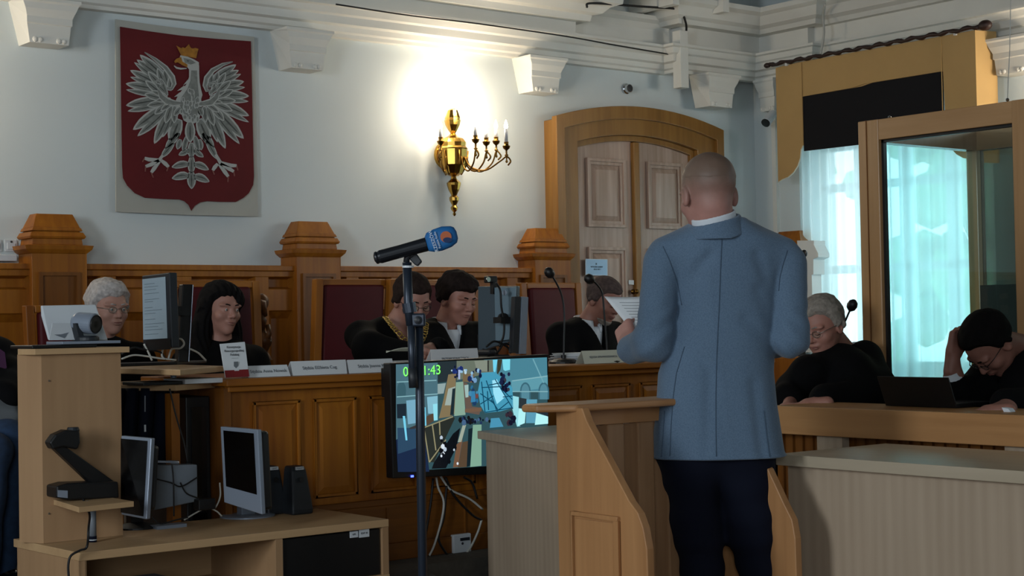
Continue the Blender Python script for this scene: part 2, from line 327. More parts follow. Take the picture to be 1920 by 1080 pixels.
# right wall: window niche panelling post near the corner
q = M(); cx, cy = XR-.1, 7.93
q.box(cx-.1, cx+.1, cy-.14, cy+.14, ZP, 1.72); q.frus((cx, cy), .24, .34, .3, .4, 1.72, 1.767); q.frus((cx, cy), .22, .3, .24, .32, 1.767, 1.84); q.frus((cx, cy), .2, .29, .12, .2, 1.84, 1.94)
struct(q.build('trim_21', 'oak', bevel=.003))
struct(M().box(XR-.06, XR, WY1+.08, YW, ZP, 1.66).box(XR-.06, XR, -3, 5.9, ZP, 1.66).box(XR-.1, XR, 8.08, YW, 1.635, 1.667).build('trim_22', 'oak'))
# ---- door
def arch(x0, x1, zs, sag, n=16):
    out = []
    for i in range(n+1):
        t = i/n; out.append((x0+(x1-x0)*t, zs+sag*(1-(2*t-1)**2)))
    return out
FX0, FX1, DX0, DX1 = 6.985, 8.58, 7.185, 8.345
fr = M(); a1 = arch(FX0, FX1, 2.68, .115); a0 = arch(DX0, DX1, 2.54, .075)
def ring(ao, ai, y0, y1, q, z0=ZP):
    oo = [(ao[0][0], z0)]+ao+[(ao[-1][0], z0)]; ii = [(ai[0][0], z0)]+ai+[(ai[-1][0], z0)]; n = len(oo)
    vs = [(x, y, z) for y in (y0, y1) for x, z in oo]+[(x, y, z) for y in (y0, y1) for x, z in ii]
    fs = []
    for i in range(n-1):
        fs += [(i, i+1, 2*n+i+1, 2*n+i), (n+i, 3*n+i, 3*n+i+1, n+i+1), (i, n+i, n+i+1, i+1), (2*n+i, 2*n+i+1, 3*n+i+1, 3*n+i)]
    fs += [(0, 2*n, 3*n, n), (n-1, 2*n-1, 4*n-1, 3*n-1)]; q.add(vs, fs)
ring(a1, a0, 8.28, 8.4, fr)
b1 = arch(FX0-.012, FX1+.012, 2.7, .115); b0 = arch(FX0+.06, FX1-.06, 2.62, .105); ring(b1, b0, 8.25, 8.3, fr)
c1 = arch(DX0, DX1, 2.54, .075); c0 = arch(DX0+.035, DX1-.035, 2.505, .07); ring(c1, c0, 8.32, 8.4, fr)
DR = thing('door_1', 'arched double oak panel door behind the standing man', 'door', (7.78, 8.33, ZP)); struct(DR)
del DR['label']; del DR['category']
fr.build('door_frame', 'door_frame_wood', DR, bevel=.004)
lv0, lv1 = DX0+.035, DX1-.035; mid = 7.765
def leaf(x0, x1):
    q = M(); tops = [(x, z) for x, z in arch(lv0, lv1, 2.505, .07, 24) if x0 < x < x1]
    def zt(x): t = (x-lv0)/(lv1-lv0); return 2.505+.07*(1-(2*t-1)**2)
    pts = [(x0, 8.35, ZP), (x1, 8.35, ZP), (x1, 8.35, zt(x1))]+[(x, 8.35, z) for x, z in reversed(tops)]+[(x0, 8.35, zt(x0))]
    q.prism(pts, (0, .045, 0)); o = q.build('door_leaf', 'door_wood', DR)
    for (z0, z1) in ((.55, 1.0), (1.15, 1.82), (1.96, 2.44)):
        r = M(); xa, xb = x0+.09, x1-.075; g = .04
        # moulded surround
        for k, (e, y) in enumerate(((0, 8.325), (.022, 8.335))):
            r.box(xa+e, xb-e, y, 8.35, z1-e-.022, z1-e); r.box(xa+e, xb-e, y, 8.35, z0+e, z0+e+.022); r.box(xa+e, xa+e+.022, y, 8.35, z0+e+.02, z1-e-.02); r.box(xb-e-.022, xb-e, y, 8.35, z0+e+.02, z1-e-.02)
        e = .044; xi, xj, zi, zj = xa+e+.035, xb-e-.035, z0+e+.035, z1-e-.035
        O = [(xa+e, 8.348, z0+e), (xb-e, 8.348, z0+e), (xb-e, 8.348, z1-e), (xa+e, 8.348, z1-e)]; I = [(xi, 8.33, zi), (xj, 8.33, zi), (xj, 8.33, zj), (xi, 8.33, zj)]
        r.add(O+I, [(0, 1, 5, 4), (1, 2, 6, 5), (2, 3, 7, 6), (3, 0, 4, 7), (4, 5, 6, 7)])
        r.build('door_panel', 'door_wood', o, bevel=.002)
    return o
leaf(lv0, mid-.022); lf = leaf(mid+.03, lv1)
M().box(mid-.024, mid+.03, 8.315, 8.36, ZP, 2.57).build('door_post', 'door_frame_wood', DR, bevel=.006)
k = P(1186, 547, Y=8.33); M().lathe(k, [(.018, 0), (.018, .01), (.008, .012), (.008, .03), (.016, .035), (.016, .05), (.002, .055)], axis=(0, -1, 0), n=12).build('door_knob', 'dark_brass', lf, smooth=True)
def plate(name, tl, tr, br, bl, th, m, parent=None, bevel=0):
    return M().prism([tl, tr, br, bl], th).build(name, m, parent, bevel=bevel)
mat('sign_paper', '#9fc4e4', .25)
sg = thing('door_sign', 'light blue laminated paper notice taped on the left door leaf', 'sign', P(1118, 516, Y=8.325))
YS = 8.318
plate('sheet', P(1098, 486, Y=YS), P(1138.5, 487, Y=YS), P(1138.5, 516.5, Y=YS), P(1098.5, 515.5, Y=YS), (0, .004, 0), 'sign_paper', sg)
e_ = M()
for a, b in (((1098, 486), (1138.5, 487)), ((1138.5, 487), (1138.5, 516.5)), ((1138.5, 516.5), (1098.5, 515.5)), ((1098.5, 515.5), (1098, 486))): e_.tube([P(*a, Y=YS), P(*b, Y=YS)], .003, 6)
mat('foil_edge', '#cfe4f5', .2); e_.build('edge', 'foil_edge', sg)
for s_, px, py, sz in (('III', 1118, 495, .018), ('WYDZIAŁ KARNY', 1119, 500.5, .014), ('SALA NR 1', 1120, 505, .014)): text(s_, P(px, py, Y=YS-.001), (1, 0, 0), (0, 0, 1), sz, 'ink', sg)
t = plate('door_label', P(1178.5, 525, Y=8.33), P(1188, 525.5, Y=8.33), P(1188, 534, Y=8.33), P(1178.5, 533, Y=8.33), (0, -.003, 0), 'paper'); tag(t, 'tiny white square label on the right door leaf above the knob', 'label')
# ---- window in the right wall
wn = thing('window_1', '', '', (XR+.15, 6.9, WZ0)); struct(wn); del wn['label']; del wn['category']
mat('window_paint', '#dfe6e6', .5)
f = M(); xa, xb = XR+.12, XR+.18
f.box(xa, xb, WY0, WY0+.07, WZ0, WZ1); f.box(xa, xb, WY1-.07, WY1, WZ0, WZ1); f.box(xa, xb, WY0, WY1, WZ0, WZ0+.1); f.box(xa, xb, WY0, WY1, WZ1-.1, WZ1)
for y in (6.7, 7.1, 7.5): f.box(xa, xb, y-.045, y+.045, WZ0, WZ1)
f.box(xa, xb, WY0, WY1, 1.62, 1.68); f.box(xa, xb, WY0, WY1, 2.22, 2.28)
f.build('window_frame', 'window_paint', wn, bevel=.005)
M().box(XR-.12, XR+.3, WY0-.05, WY1+.02, WZ0-.04, WZ0).build('window_sill', 'window_paint', wn)
gm = bpy.data.materials.new('window_glass'); gm.use_nodes = True; nt = gm.node_tree; nt.nodes.clear()
def glass(nt, tint, ior=1.45, rough=0.0):
    o = nt.nodes.new('ShaderNodeOutputMaterial'); mx = nt.nodes.new('ShaderNodeMixShader'); tr = nt.nodes.new('ShaderNodeBsdfTransparent'); gl = nt.nodes.new('ShaderNodeBsdfGlossy'); fz = nt.nodes.new('ShaderNodeFresnel')
    tr.inputs[0].default_value = tint; gl.inputs['Roughness'].default_value = rough; fz.inputs['IOR'].default_value = ior
    geo = nt.nodes.new('ShaderNodeNewGeometry'); inv = nt.nodes.new('ShaderNodeMath'); inv.operation = 'SUBTRACT'; inv.inputs[0].default_value = 1; mul = nt.nodes.new('ShaderNodeMath'); mul.operation = 'MULTIPLY'; nt.links.new(geo.outputs['Backfacing'], inv.inputs[1]); nt.links.new(fz.outputs[0], mul.inputs[0]); nt.links.new(inv.outputs[0], mul.inputs[1]); nt.links.new(mul.outputs[0], mx.inputs[0]); nt.links.new(tr.outputs[0], mx.inputs[1]); nt.links.new(gl.outputs[0], mx.inputs[2]); nt.links.new(mx.outputs[0], o.inputs[0])
glass(nt, (.95, 1, 1, 1)); MATS['window_glass'] = gm
M().box(xa+.028, xa+.032, WY0, WY1, WZ0, WZ1).build('pane', 'window_glass', wn)
# trees outside, seen only as a bright green blur
mat('foliage', '#6f9a74', .9, noise=(3, .4))
tr = thing('garden_tree', 'blurred green tree outside behind the sheer curtain', 'tree', (13.5, 9.3, 0))
random.seed(4); fo = M()
for i in range(60):
    a, b, c = random.gauss(0, .7), random.gauss(0, .7), random.gauss(0, .8); fo.ball((13.5+a, 9.3+b, 2.2+c), random.uniform(.15, .38), 8)
fo.build('crown', 'foliage', tr); M().tube([(13.5, 9.3, -1), (13.5, 9.35, 2.2)], .14).build('trunk', 'oak_dark', tr)
# ---- sheer curtain
cm = bpy.data.materials.new('sheer_cloth'); cm.use_nodes = True; nt = cm.node_tree; nt.nodes.clear()
o_ = nt.nodes.new('ShaderNodeOutputMaterial'); t1 = nt.nodes.new('ShaderNodeBsdfTransparent'); t2 = nt.nodes.new('ShaderNodeBsdfTranslucent'); t3 = nt.nodes.new('ShaderNodeBsdfDiffuse'); m1 = nt.nodes.new('ShaderNodeMixShader'); m2 = nt.nodes.new('ShaderNodeMixShader')
t1.inputs[0].default_value = (.93, 1, 1, 1); t2.inputs[0].default_value = (.82, .95, .97, 1); t3.inputs[0].default_value = (.8, .88, .9, 1); m1.inputs[0].default_value = .72; m2.inputs[0].default_value = .42
nt.links.new(t1.outputs[0], m1.inputs[1]); nt.links.new(t2.outputs[0], m1.inputs[2]); nt.links.new(m1.outputs[0], m2.inputs[1]); nt.links.new(t3.outputs[0], m2.inputs[2]); nt.links.new(m2.outputs[0], o_.inputs[0]); MATS['sheer_cloth'] = cm
def drape(y0, y1, z0, z1, x, name, label, fold=.03, nf=12, ph=0):
    def fn(u, v):
        y = y0+(y1-y0)*u; w = math.sin(u*nf*2*PI+ph+.6*math.sin(u*9))*fold*(.6+.4*math.sin(u*5+1)); return (x+w*(1-.3*v), y, z0+(z1-z0)*v)
    q = M().grid(150, 8, fn).build(name, 'sheer_cloth', smooth=True); tag(q, label, 'curtain')
drape(7.87, 7.15, .5, 2.95, XR-.10, 'sheer_curtain', 'white sheer curtain hanging at the left end of the window, gathered in folds', .045, 9)
drape(7.18, 6.22, .62, 2.95, XR-.10, 'sheer_curtain', 'white sheer curtain hanging in front of the right window casement', .045, 9, 1)
# ---- valance on a twisted rod
mat('tan_cloth', '#b89762', .85, noise=(3, .06)); mat('black_cloth', '#0a0a10', .95); mat('rod_iron', '#2b1712', .5); mat('white_plain', '#d8d8d4', .6)
va = thing('window_valance', 'tan cloth pelmet with a black centre panel hanging above the window', 'valance', (8.80, 7.1, 3.1))
def cl(y, z, dx=0): return (8.80+dx+.012*math.sin(y*9), y, z)
def strip(name, pts, m, off=0):
    return M().prism([(8.80+off, y, z) for y, z in pts], (.006, 0, 0)).build(name, m, va)
YA, YB_, YC, YD = 7.913, 7.666, 6.457, 6.194; ZT = 3.143
left = [(YA, ZT-.01), (YB_, ZT), (YB_, 2.539)]+[(YB_+.02+.2*(1-math.cos(a)), 2.509-.2*math.sin(a)) for a in (0, .3, .6, .9, 1.2, 1.5)]+[(YA, 2.291)]
right = [(YC, ZT), (YD, ZT), (YD, 2.291)]+[(YC-.02-.2*(1-math.cos(a)), 2.509-.2*math.sin(a)) for a in (1.5, 1.2, .9, .6, .3, 0)]
band = [(YB_, ZT), (YC, ZT), (YC, 2.910), (7.04, 2.910), (7.135, 2.896), (YB_, 2.891)]
strip('side_tail', left, 'tan_cloth', -.004); strip('side_tail', right, 'tan_cloth', -.004); strip('top_band', band, 'tan_cloth')
strip('centre_panel', [(YB_, 2.891), (7.135, 2.896), (7.04, 2.910), (YC, 2.910), (YC, 2.489), (YB_, 2.499)], 'black_cloth', .002)
rt = M().grid(10, 3, lambda u, v: (8.796+.16*math.sin(u*PI/2), YD-.0-.05*u, ZT-.86*v)); rt.build('side_return', 'tan_cloth', va, smooth=True)
hem = M().tube([(8.795, y, z) for y, z in left[2:]], .004, 6); hem.build('hem', 'paper_cream', va)
sm = M()
for y in (YB_, YC): sm.tube([(8.792, y, 2.56), (8.792, y, ZT-.01)], .0035, 6)
sm.tube([(8.792, YB_, 2.893), (8.792, 7.2, 2.898), (8.792, 7.1, 2.912), (8.792, YC, 2.912)], .003, 6); sm.build('seam', 'tan_cloth', va)
rd = thing('curtain_rod', 'dark twisted rod along the top of the tan pelmet', 'rod', (8.78, 7.1, 3.17))
pts = [(8.78+.006*math.sin(k*1.3), 7.96-k*.0297, 3.158+.006*math.cos(k*1.3)) for k in range(62)]
M().tube(pts, [.014+.004*math.sin(k*2.1) for k in range(62)], 8).build('pole', 'rod_iron', rd, smooth=True)
M().ball((8.78, 7.98, 3.158), (.02, .03, .02)).build('finial', 'rod_iron', rd, smooth=True); M().ball((8.78, 6.105, 3.158), (.035, .05, .035)).build('finial', 'rod_iron', rd, smooth=True)
for y in (7.8, 6.34): M().box(8.78, XR-.001, y-.01, y+.01, 3.13, 3.17).build('bracket', 'white_plain', rd)
# ---- wall fittings
sc = thing('wall_sensor', 'small round grey metal sensor on the wall above the door', 'sensor', P(1172, 167, Y=8.4))
c = P(1172, 167, Y=8.4); M().lathe((c.x, 8.4, c.z), [(.036, 0), (.038, .02), (.03, .028), (.03, .05)], axis=(0, -1, 0), n=24).build('housing', 'chrome', sc, smooth=False)
M().lathe((c.x, 8.35, c.z), [(.026, 0), (.024, .004), (.012, .007)], axis=(0, -1, 0), n=20).build('lens', 'dark_plastic', sc)
cc = thing('security_camera', 'white bullet security camera with black lens on the wall by the corner', 'camera', (9.05, 8.1, 2.85))
a = P(1456, 205, X=9.0); b = P(1436, 230, X=8.86); d = (b-a).normalized()
M().tube([a, a+(b-a)*.3, b], [.022, .034, .036], 16).build('housing', 'white_plastic', cc, bevel=.003); M().lathe(b-d*.004, [(.034, 0), (.034, .012), (.02, .012)], axis=d, n=18).build('lens', 'black_gloss', cc)
M().tube([a+Vector((.0, .0, .0)), a+Vector((.03, .01, .02)), (XR, a.y+.01, a.z+.03)], .012).build('bracket', 'white_plastic', cc, smooth=True)
for i, (x0, x1) in enumerate(((8, 32), (-20, 3))):
    A = P(x0, 449, Y=8.39); B = P(x1, 472, Y=8.39)
    sw = thing('light_switch', ('white rocker light switch on the wall left of the leftmost pillar', 'white wall switch cut by the left edge of the picture')[i], 'switch', ((A.x+B.x)/2, 8.4, A.z))
    M().box(A.x, B.x, 8.385, 8.4, B.z, A.z).build('plate', 'white_plastic', sw, bevel=.003); M().box(A.x+.012, B.x-.012, 8.378, 8.386, B.z+.012, A.z-.018).build('rocker', 'white_plastic', sw, bevel=.002)
    if i == 0: M().ball(((A.x+B.x)/2, 8.38, A.z-.012), .006, 8).build('indicator', 'dark_plastic', sw)
t = M().box(2.4, 3.24, 8.3, 8.4, 1.68, 1.715).build('cable_duct', 'white_plastic', bevel=.004); tag(t, 'pale grey cable duct on top of the wainscot left of the leftmost pillar', 'duct')

# ================================================================ eagle banner
mat('banner_cloth', '#a9aaa3', .9, noise=(4, .06)); mat('crimson', '#58030c', .85, noise=(5, .08)); mat('feather_light', '#a6aaa8', .9); mat('feather_mid', '#757a77', .9, noise=(40, .2)); mat('feather_dark', '#464a48', .9, noise=(40, .2)); mat('gold_paint', '#96651c', .8, noise=(40, .25)); mat('talon', '#7a4a44', .8)
ban = thing('emblem_banner', 'cloth banner on the wall with a crowned white eagle on a red shield', 'banner', (4.3, 8.38, 1.97))
def bw(u, v, lay=0):
    p_ = P(215+u/3.178, 60+v/3.178, Y=8.36); return Vector((p_.x, 8.36-.0012*lay, p_.z))
def wall(x, y, yy=8.37): return P(x, y, Y=yy)
M().prism([wall(217, 36), wall(300, 48), wall(400, 60), wall(477, 69), wall(481, 250), wall(484, 406), wall(350, 403), wall(218, 397)], (0, .012, 0)).build('cloth', 'banner_cloth', ban)
sh = [(32, -32), (200, -5), (400, 22), (600, 40), (812, 55), (818, 300), (824, 600), (830, 860), (826, 910), (800, 960), (765, 990), (722, 1013), (620, 1012), (550, 1008), (510, 1015), (478, 1035), (457, 1066), (440, 1030), (415, 1008), (385, 998), (290, 995), (180, 988), (120, 960), (75, 915), (50, 870), (45, 800), (40, 500), (36, 200)]
M().prism([bw(*q, 0) for q in sh], (0, .002, 0)).build('shield', 'crimson', ban)
eg = {'feather_light': M(), 'feather_mid': M(), 'feather_dark': M(), 'gold_paint': M(), 'talon': M()}
def poly(pts, m, lay): eg[m].prism([bw(u, v, lay) for u, v in pts], (0, .0008, 0))
def leafshape(b, t, w, bend=0, s=1.0):
    b = np.array(b, float); t = np.array(t, float); d = t-b; L = np.hypot(*d); n = np.array([-d[1], d[0]])/L; out = []
    ks = [0, .15, .35, .55, .72, .86, .95]
    ws = [.45, .75, .98, 1, .86, .55, .28]
    up = [b+d*k+n*(w*a*s/2+bend*math.sin(k*PI/2)**2*0+bend*k*k) for k, a in zip(ks, ws)]; dn = [b+d*k+n*(-w*a*s/2+bend*k*k) for k, a in zip(ks, ws)]
    return [tuple(q) for q in up]+[tuple(t+n*bend)]+[tuple(q) for q in dn[::-1]]
def feather(b, t, w, lay, bend=0, mid='feather_mid'):
    poly(leafshape(b, t, w, bend), 'feather_light', lay)
    b2 = np.array(b)+(np.array(t)-np.array(b))*.04; t2 = np.array(b)+(np.array(t)-np.array(b))*.93
    poly(leafshape(b2, t2, w*.68, bend), mid, lay+.4)
    q1 = np.array(b)+(np.array(t)-np.array(b))*.2; q2 = np.array(b)+(np.array(t)-np.array(b))*.85
    poly(leafshape(q1, q2, w*.14, bend*.8), 'feather_dark', lay+.6)
# wings: primaries
LW = [((330, 320), (172, 118), 60, -28), ((300, 290), (135, 160), 46, -6), ((290, 310), (115, 180), 36, 0), ((280, 320), (92, 228), 52, 0), ((275, 330), (92, 268), 34, 0), ((270, 345), (65, 308), 56, 0), ((275, 380), (66, 350), 34, 6), ((280, 400), (66, 438), 60, 0), ((290, 425), (78, 480), 40, 8), ((300, 440), (108, 583), 66, 0), ((320, 450), (143, 630), 50, 12), ((330, 460), (238, 668), 62, 4), ((350, 460), (290, 630), 40, 6), ((365, 470), (330, 578), 46, 4)]
RW = [((560, 320), (703, 174), 58, 28), ((590, 300), (736, 222), 46, 6), ((600, 320), (752, 250), 34, 0), ((605, 330), (770, 295), 52, 0), ((610, 345), (776, 330), 32, 0), ((610, 370), (800, 382), 56, 0), ((600, 395), (796, 420), 34, -6), ((595, 410), (800, 500), 58, 0), ((590, 425), (795, 545), 36, -8), ((580, 440), (768, 636), 66, 0), ((570, 450), (735, 674), 46, -10), ((560, 460), (655, 697), 62, -4), ((550, 465), (606, 660), 40, -6), ((535, 470), (568, 592), 44, -4)]
for i, (b, t, w, bd) in enumerate(LW+RW): feather(b, t, w, 1+(i % 14)*.15, bd)
for i, (b, t, w) in enumerate([((290, 340), (195, 235), 46), ((300, 330), (252, 215), 44), ((320, 330), (290, 225), 40), ((280, 370), (180, 290), 44), ((290, 400), (175, 370), 44), ((300, 420), (190, 440), 42), ((310, 430), (235, 490), 44), ((335, 440), (300, 545), 44), ((355, 440), (352, 545), 40), ((325, 350), (340, 250), 44),
        ((600, 340), (660, 240), 42), ((585, 330), (615, 235), 40), ((570, 330), (575, 240), 36), ((610, 360), (690, 290), 44), ((610, 390), (705, 345), 42), ((600, 410), (720, 410), 42), ((590, 425), (700, 470), 44), ((575, 440), (650, 530), 44), ((550, 445), (590, 560), 44), ((530, 445), (540, 540), 40)]): feather(b, t, w, 4+(i % 10)*.1)
for i, (b, t, w) in enumerate([((310, 370), (235, 300), 34), ((310, 380), (270, 275), 30), ((310, 390), (215, 350), 30), ((330, 400), (240, 410), 30), ((345, 415), (270, 470), 34), ((560, 370), (640, 300), 32), ((565, 380), (610, 280), 28), ((565, 395), (660, 350), 30), ((550, 410), (640, 420), 30), ((535, 420), (620, 480), 34), ((500, 450), (520, 500), 36), ((390, 450), (350, 500), 36)]): feather(b, t, w, 5.6+(i % 6)*.1)
# wing leading arcs
def band2(pts, w0, w1, m, lay):
    n = len(pts); a = []; b = []
    for i in range(n):
        p0 = np.array(pts[max(i-1, 0)], float); p1 = np.array(pts[min(i+1, n-1)], float); d = p1-p0; d /= np.hypot(*d)+1e-9; nn = np.array([-d[1], d[0]]); w = w0+(w1-w0)*math.sin(PI*i/(n-1)); q = np.array(pts[i], float); a.append(tuple(q+nn*w/2)); b.append(tuple(q-nn*w/2))
    for i in range(n-1): poly([a[i], a[i+1], b[i+1], b[i]], m, lay)
for col, s_, lay in (('feather_light', 34, 6.6), ('feather_mid', 16, 7)):
    band2([(175, 122), (240, 165), (300, 215), (340, 270), (350, 310), (335, 340), (310, 335)], 6, s_, col, lay)
    band2([(700, 178), (640, 195), (580, 230), (545, 275), (535, 320), (545, 350), (570, 352)], 6, s_, col, lay)
    band2([(255, 345), (275, 385), (310, 415), (350, 425), (400, 425)], 10, s_+12, col, lay)
    band2([(620, 345), (600, 390), (570, 420), (530, 428), (480, 430)], 10, s_+12, col, lay)
    band2([(255, 330), (235, 300), (262, 285), (280, 310), (262, 330)], 4, s_*.45, col, lay+.5); band2([(560, 345), (555, 310), (590, 300), (610, 320), (598, 350)], 4, s_*.45, col, lay+.5)
# legs, thighs, claws
for (b, t, w) in [((385, 520), (330, 660), 78), ((380, 600), (300, 700), 46), ((350, 660), (275, 750), 40), ((390, 640), (372, 700), 34), ((500, 520), (560, 660), 78), ((520, 600), (590, 690), 46), ((545, 640), (610, 760), 40), ((505, 640), (515, 705), 34)]: feather(b, t, w, 3, 0)
for p_ in ([(285, 735), (262, 765), (200, 760), (176, 752)], [(262, 765), (215, 790), (182, 802)], [(265, 772), (232, 815), (216, 838)], [(275, 765), (300, 785), (320, 805)], [(600, 730), (628, 780), (690, 796), (725, 797)], [(628, 785), (680, 815), (708, 832)], [(622, 790), (655, 835), (675, 862)], [(612, 785), (595, 805), (582, 825)]):
    band2(p_, 17, 24, 'feather_light', 4)
for t_ in ([(176, 752), (163, 775)], [(182, 802), (180, 832)], [(216, 838), (228, 868)], [(318, 805), (308, 830)], [(725, 797), (732, 826)], [(708, 832), (712, 860)], [(675, 862), (672, 895)], [(582, 825), (592, 850)]): band2(t_, 7, 9, 'talon', 4.2)
# tail
for (b, t, w, bd) in [((430, 620), (405, 715), 34, 0), ((475, 620), (500, 712), 34, 0), ((440, 700), (388, 745), 34, 14), ((475, 700), (516, 755), 34, -14), ((440, 790), (342, 775), 46, -30), ((470, 790), (560, 790), 46, 30), ((440, 860), (346, 838), 52, -34), ((470, 865), (560, 856), 52, 34), ((455, 830), (457, 936), 52, 0), ((457, 740), (455, 850), 44, 0), ((455, 660), (455, 755), 46, 0)]: feather(b, t, w, 3.5, bd)
# body and neck
poly([(440, 205), (500, 200), (500, 250), (503, 300), (512, 345), (520, 375), (512, 400), (516, 450), (505, 500), (498, 530), (470, 545), (440, 545), (408, 528), (395, 490), (365, 450), (362, 405), (380, 370), (400, 345), (425, 310), (440, 270)], 'feather_light', 6)
poly([(452, 230), (488, 230), (490, 300), (498, 370), (500, 430), (488, 500), (450, 520), (410, 490), (385, 440), (395, 390), (430, 340), (448, 290)], 'feather_mid', 6.4)
random.seed(2)
for i in range(34):
    v_ = random.uniform(330, 510); u_ = 445+random.uniform(-55, 50)*(1 if v_ > 380 else .5); poly(leafshape((u_, v_), (u_+random.uniform(-8, 8), v_+34), 20), 'feather_light', 7+i*.02); poly(leafshape((u_, v_+4), (u_, v_+26), 10), 'feather_mid', 7.8+i*.02)
feather((445, 535), (447, 660), 62, 6.2)
for q in ([(440, 300), (405, 318), (432, 285)], [(425, 340), (368, 352), (410, 320)], [(500, 300), (520, 378), (488, 340)], [(400, 380), (350, 388), (385, 360)]): poly(q, 'feather_light', 6.2)
poly([(388, 140), (430, 148), (470, 165), (498, 182), (498, 215), (440, 225), (425, 205), (395, 185), (380, 165)], 'feather_light', 7); poly([(405, 155), (450, 165), (480, 185), (450, 195), (415, 185)], 'feather_mid', 7.4)
poly([(425, 168), (440, 172), (432, 180)], 'feather_dark', 7.6)
poly([(392, 150), (365, 160), (350, 176), (356, 186), (372, 182), (400, 200), (428, 212), (430, 195), (400, 178)], 'gold_paint', 7.5); band2([(425, 218), (390, 220), (365, 215), (350, 202)], 5, 12, 'feather_light', 7.3)
poly([(392, 140), (364, 82), (392, 98), (402, 92), (415, 98), (438, 74), (450, 96), (462, 100), (476, 96), (496, 102), (490, 120), (482, 158), (440, 150)], 'gold_paint', 7.2)
gp = eg.pop('gold_paint'); eo = multi('eagle', eg, ban); gp.build('crown_and_beak', 'gold_paint', eo)

# ================================================================ brass sconces
mat('candle', '#b9bcc2', .5); mat('flame_bulb', '#ffffff', .3, emit='#fff1d6', estr=14)
def sconce(cx, label, power, sc=True):
    s_ = thing('wall_sconce', label, 'wall lamp', (cx, 8.34, 2.02), 'brass wall sconces')
    zt = 2.69; cy = 8.31
    prof = lambda L: L
    body = [(.004, 2.0), (.012, 2.012), (.006, 2.024), (.02, 2.04), (.024, 2.055), (.014, 2.07), (.03, 2.1), (.032, 2.12), (.018, 2.135), (.036, 2.17), (.045, 2.2), (.047, 2.215), (.02, 2.24), (.016, 2.255), (.06, 2.275), (.085, 2.33), (.092, 2.41), (.094, 2.43)]
    up = [(.094, 2.43), (.098, 2.436), (.085, 2.45), (.088, 2.475), (.07, 2.50), (.03, 2.52), (.016, 2.535), (.026, 2.55), (.048, 2.59), (.055, 2.62), (.05, 2.625), (.052, 2.635), (.034, 2.685), (.018, 2.695)]
    M().lathe((cx, cy, 0), body, n=12).build('body', 'brass', s_); M().lathe((cx, cy, 0), up, n=12).build('finial', 'brass', s_)
    M().lathe((cx, 8.4, 2.4), [(.09, 0), (.085, .02), (.03, .03)], axis=(0, -1, 0), n=20).build('wall_plate', 'brass', s_)
    q = M(); r = .088
    for k in range(6):
        a = 2*PI*k/6+.3; q.tube([(cx+r*.55*math.cos(a), cy+r*.55*math.sin(a), 2.265), (cx+r*math.cos(a), cy+r*math.sin(a), 2.33), (cx+(r+.008)*math.cos(a), cy+(r+.008)*math.sin(a), 2.42)], .005, 6)
    q.build('rib', 'dark_brass', s_, smooth=True)
    # arms end points: offset from body (dx, outward, candle base z)
    ends = [(-.135, .05, 2.475), (.0, .24, 2.475), (.09, .235, 2.465), (.17, .235, 2.475), (.13, .39, 2.425)]
    for i, (dx, out, z) in enumerate(ends):
        e = Vector((cx+dx, cy-out, z)); h = Vector((dx, -out, 0)).normalized(); st = Vector((cx, cy, 2.38))+h*.085; L = (Vector((e.x, e.y, 0))-Vector((st.x, st.y, 0))).length
        pts = spline([st, st+h*L*.15+Z_*(-.07), st+h*L*.5+Z_*(-.1), st+h*L*.85+Z_*(-.05), e+Z_*(-.07)-h*.0, e+h*.03+Z_*(-.1), e+h*.01+Z_*(-.125)], 6)
        ar = M().tube(pts, .0055, 8).build('arm', 'dark_brass', s_, smooth=True)
        M().lathe(e+Z_*(-.09), [(.003, -.02), (.009, -.012), (.004, 0), (.006, .02), (.014, .03), (.006, .035), (.006, .06), (.02, .072), (.024, .085), (.026, .088), (.014, .092), (.014, .11), (.017, .113)], n=14).build('drip_cup', 'dark_brass', ar, smooth=True)
        cn = M().lathe(e+Z_*.02, [(.0115, 0), (.011, .055 if i < 4 else .085), (.006, .058 if i < 4 else .088)], n=12).build('candle', 'candle', ar, smooth=True)
        b0 = e+Z_*(.076 if i < 4 else .106)
        M().lathe(b0, [(.006, 0), (.013, .012), (.012, .025), (.004, .05), (.001, .058)], n=12).build('bulb', 'flame_bulb', ar, smooth=True)
        l = bpy.data.lights.new('sconce_bulb', 'POINT'); l.energy = power*(1.1 if i != 1 else 1.6); l.color = (1, .82, .6); l.shadow_soft_size = .03
        lo = bpy.data.objects.new('sconce_bulb', l); COL.objects.link(lo); lo.location = b0+Z_*.085; adopt(lo, s_)
    # added point light above the finial, no bulb there, widens the wall glow
    l = bpy.data.lights.new('sconce_glow_fill', 'POINT'); l.energy = power*3.2; l.color = (1, .84, .64); l.shadow_soft_size = .035
    lo = bpy.data.objects.new('sconce_glow_fill', l); COL.objects.link(lo); lo.location = (cx-.0, 8.2, 2.76); adopt(lo, s_)
    return s_
sconce(6.145, 'brass wall sconce with five candle arms on the wall between banner and door', 1.9)
sconce(2.35, 'brass wall sconce beyond the left edge of the picture, seen only by its glow', 1.9)
s3 = sconce(-1.0, 'brass wall sconce on the window wall beyond the right edge of the picture', 2.4)
s3.rotation_euler.z = -PI/2; s3.location = (XR-.06, 5.35, 2.02)
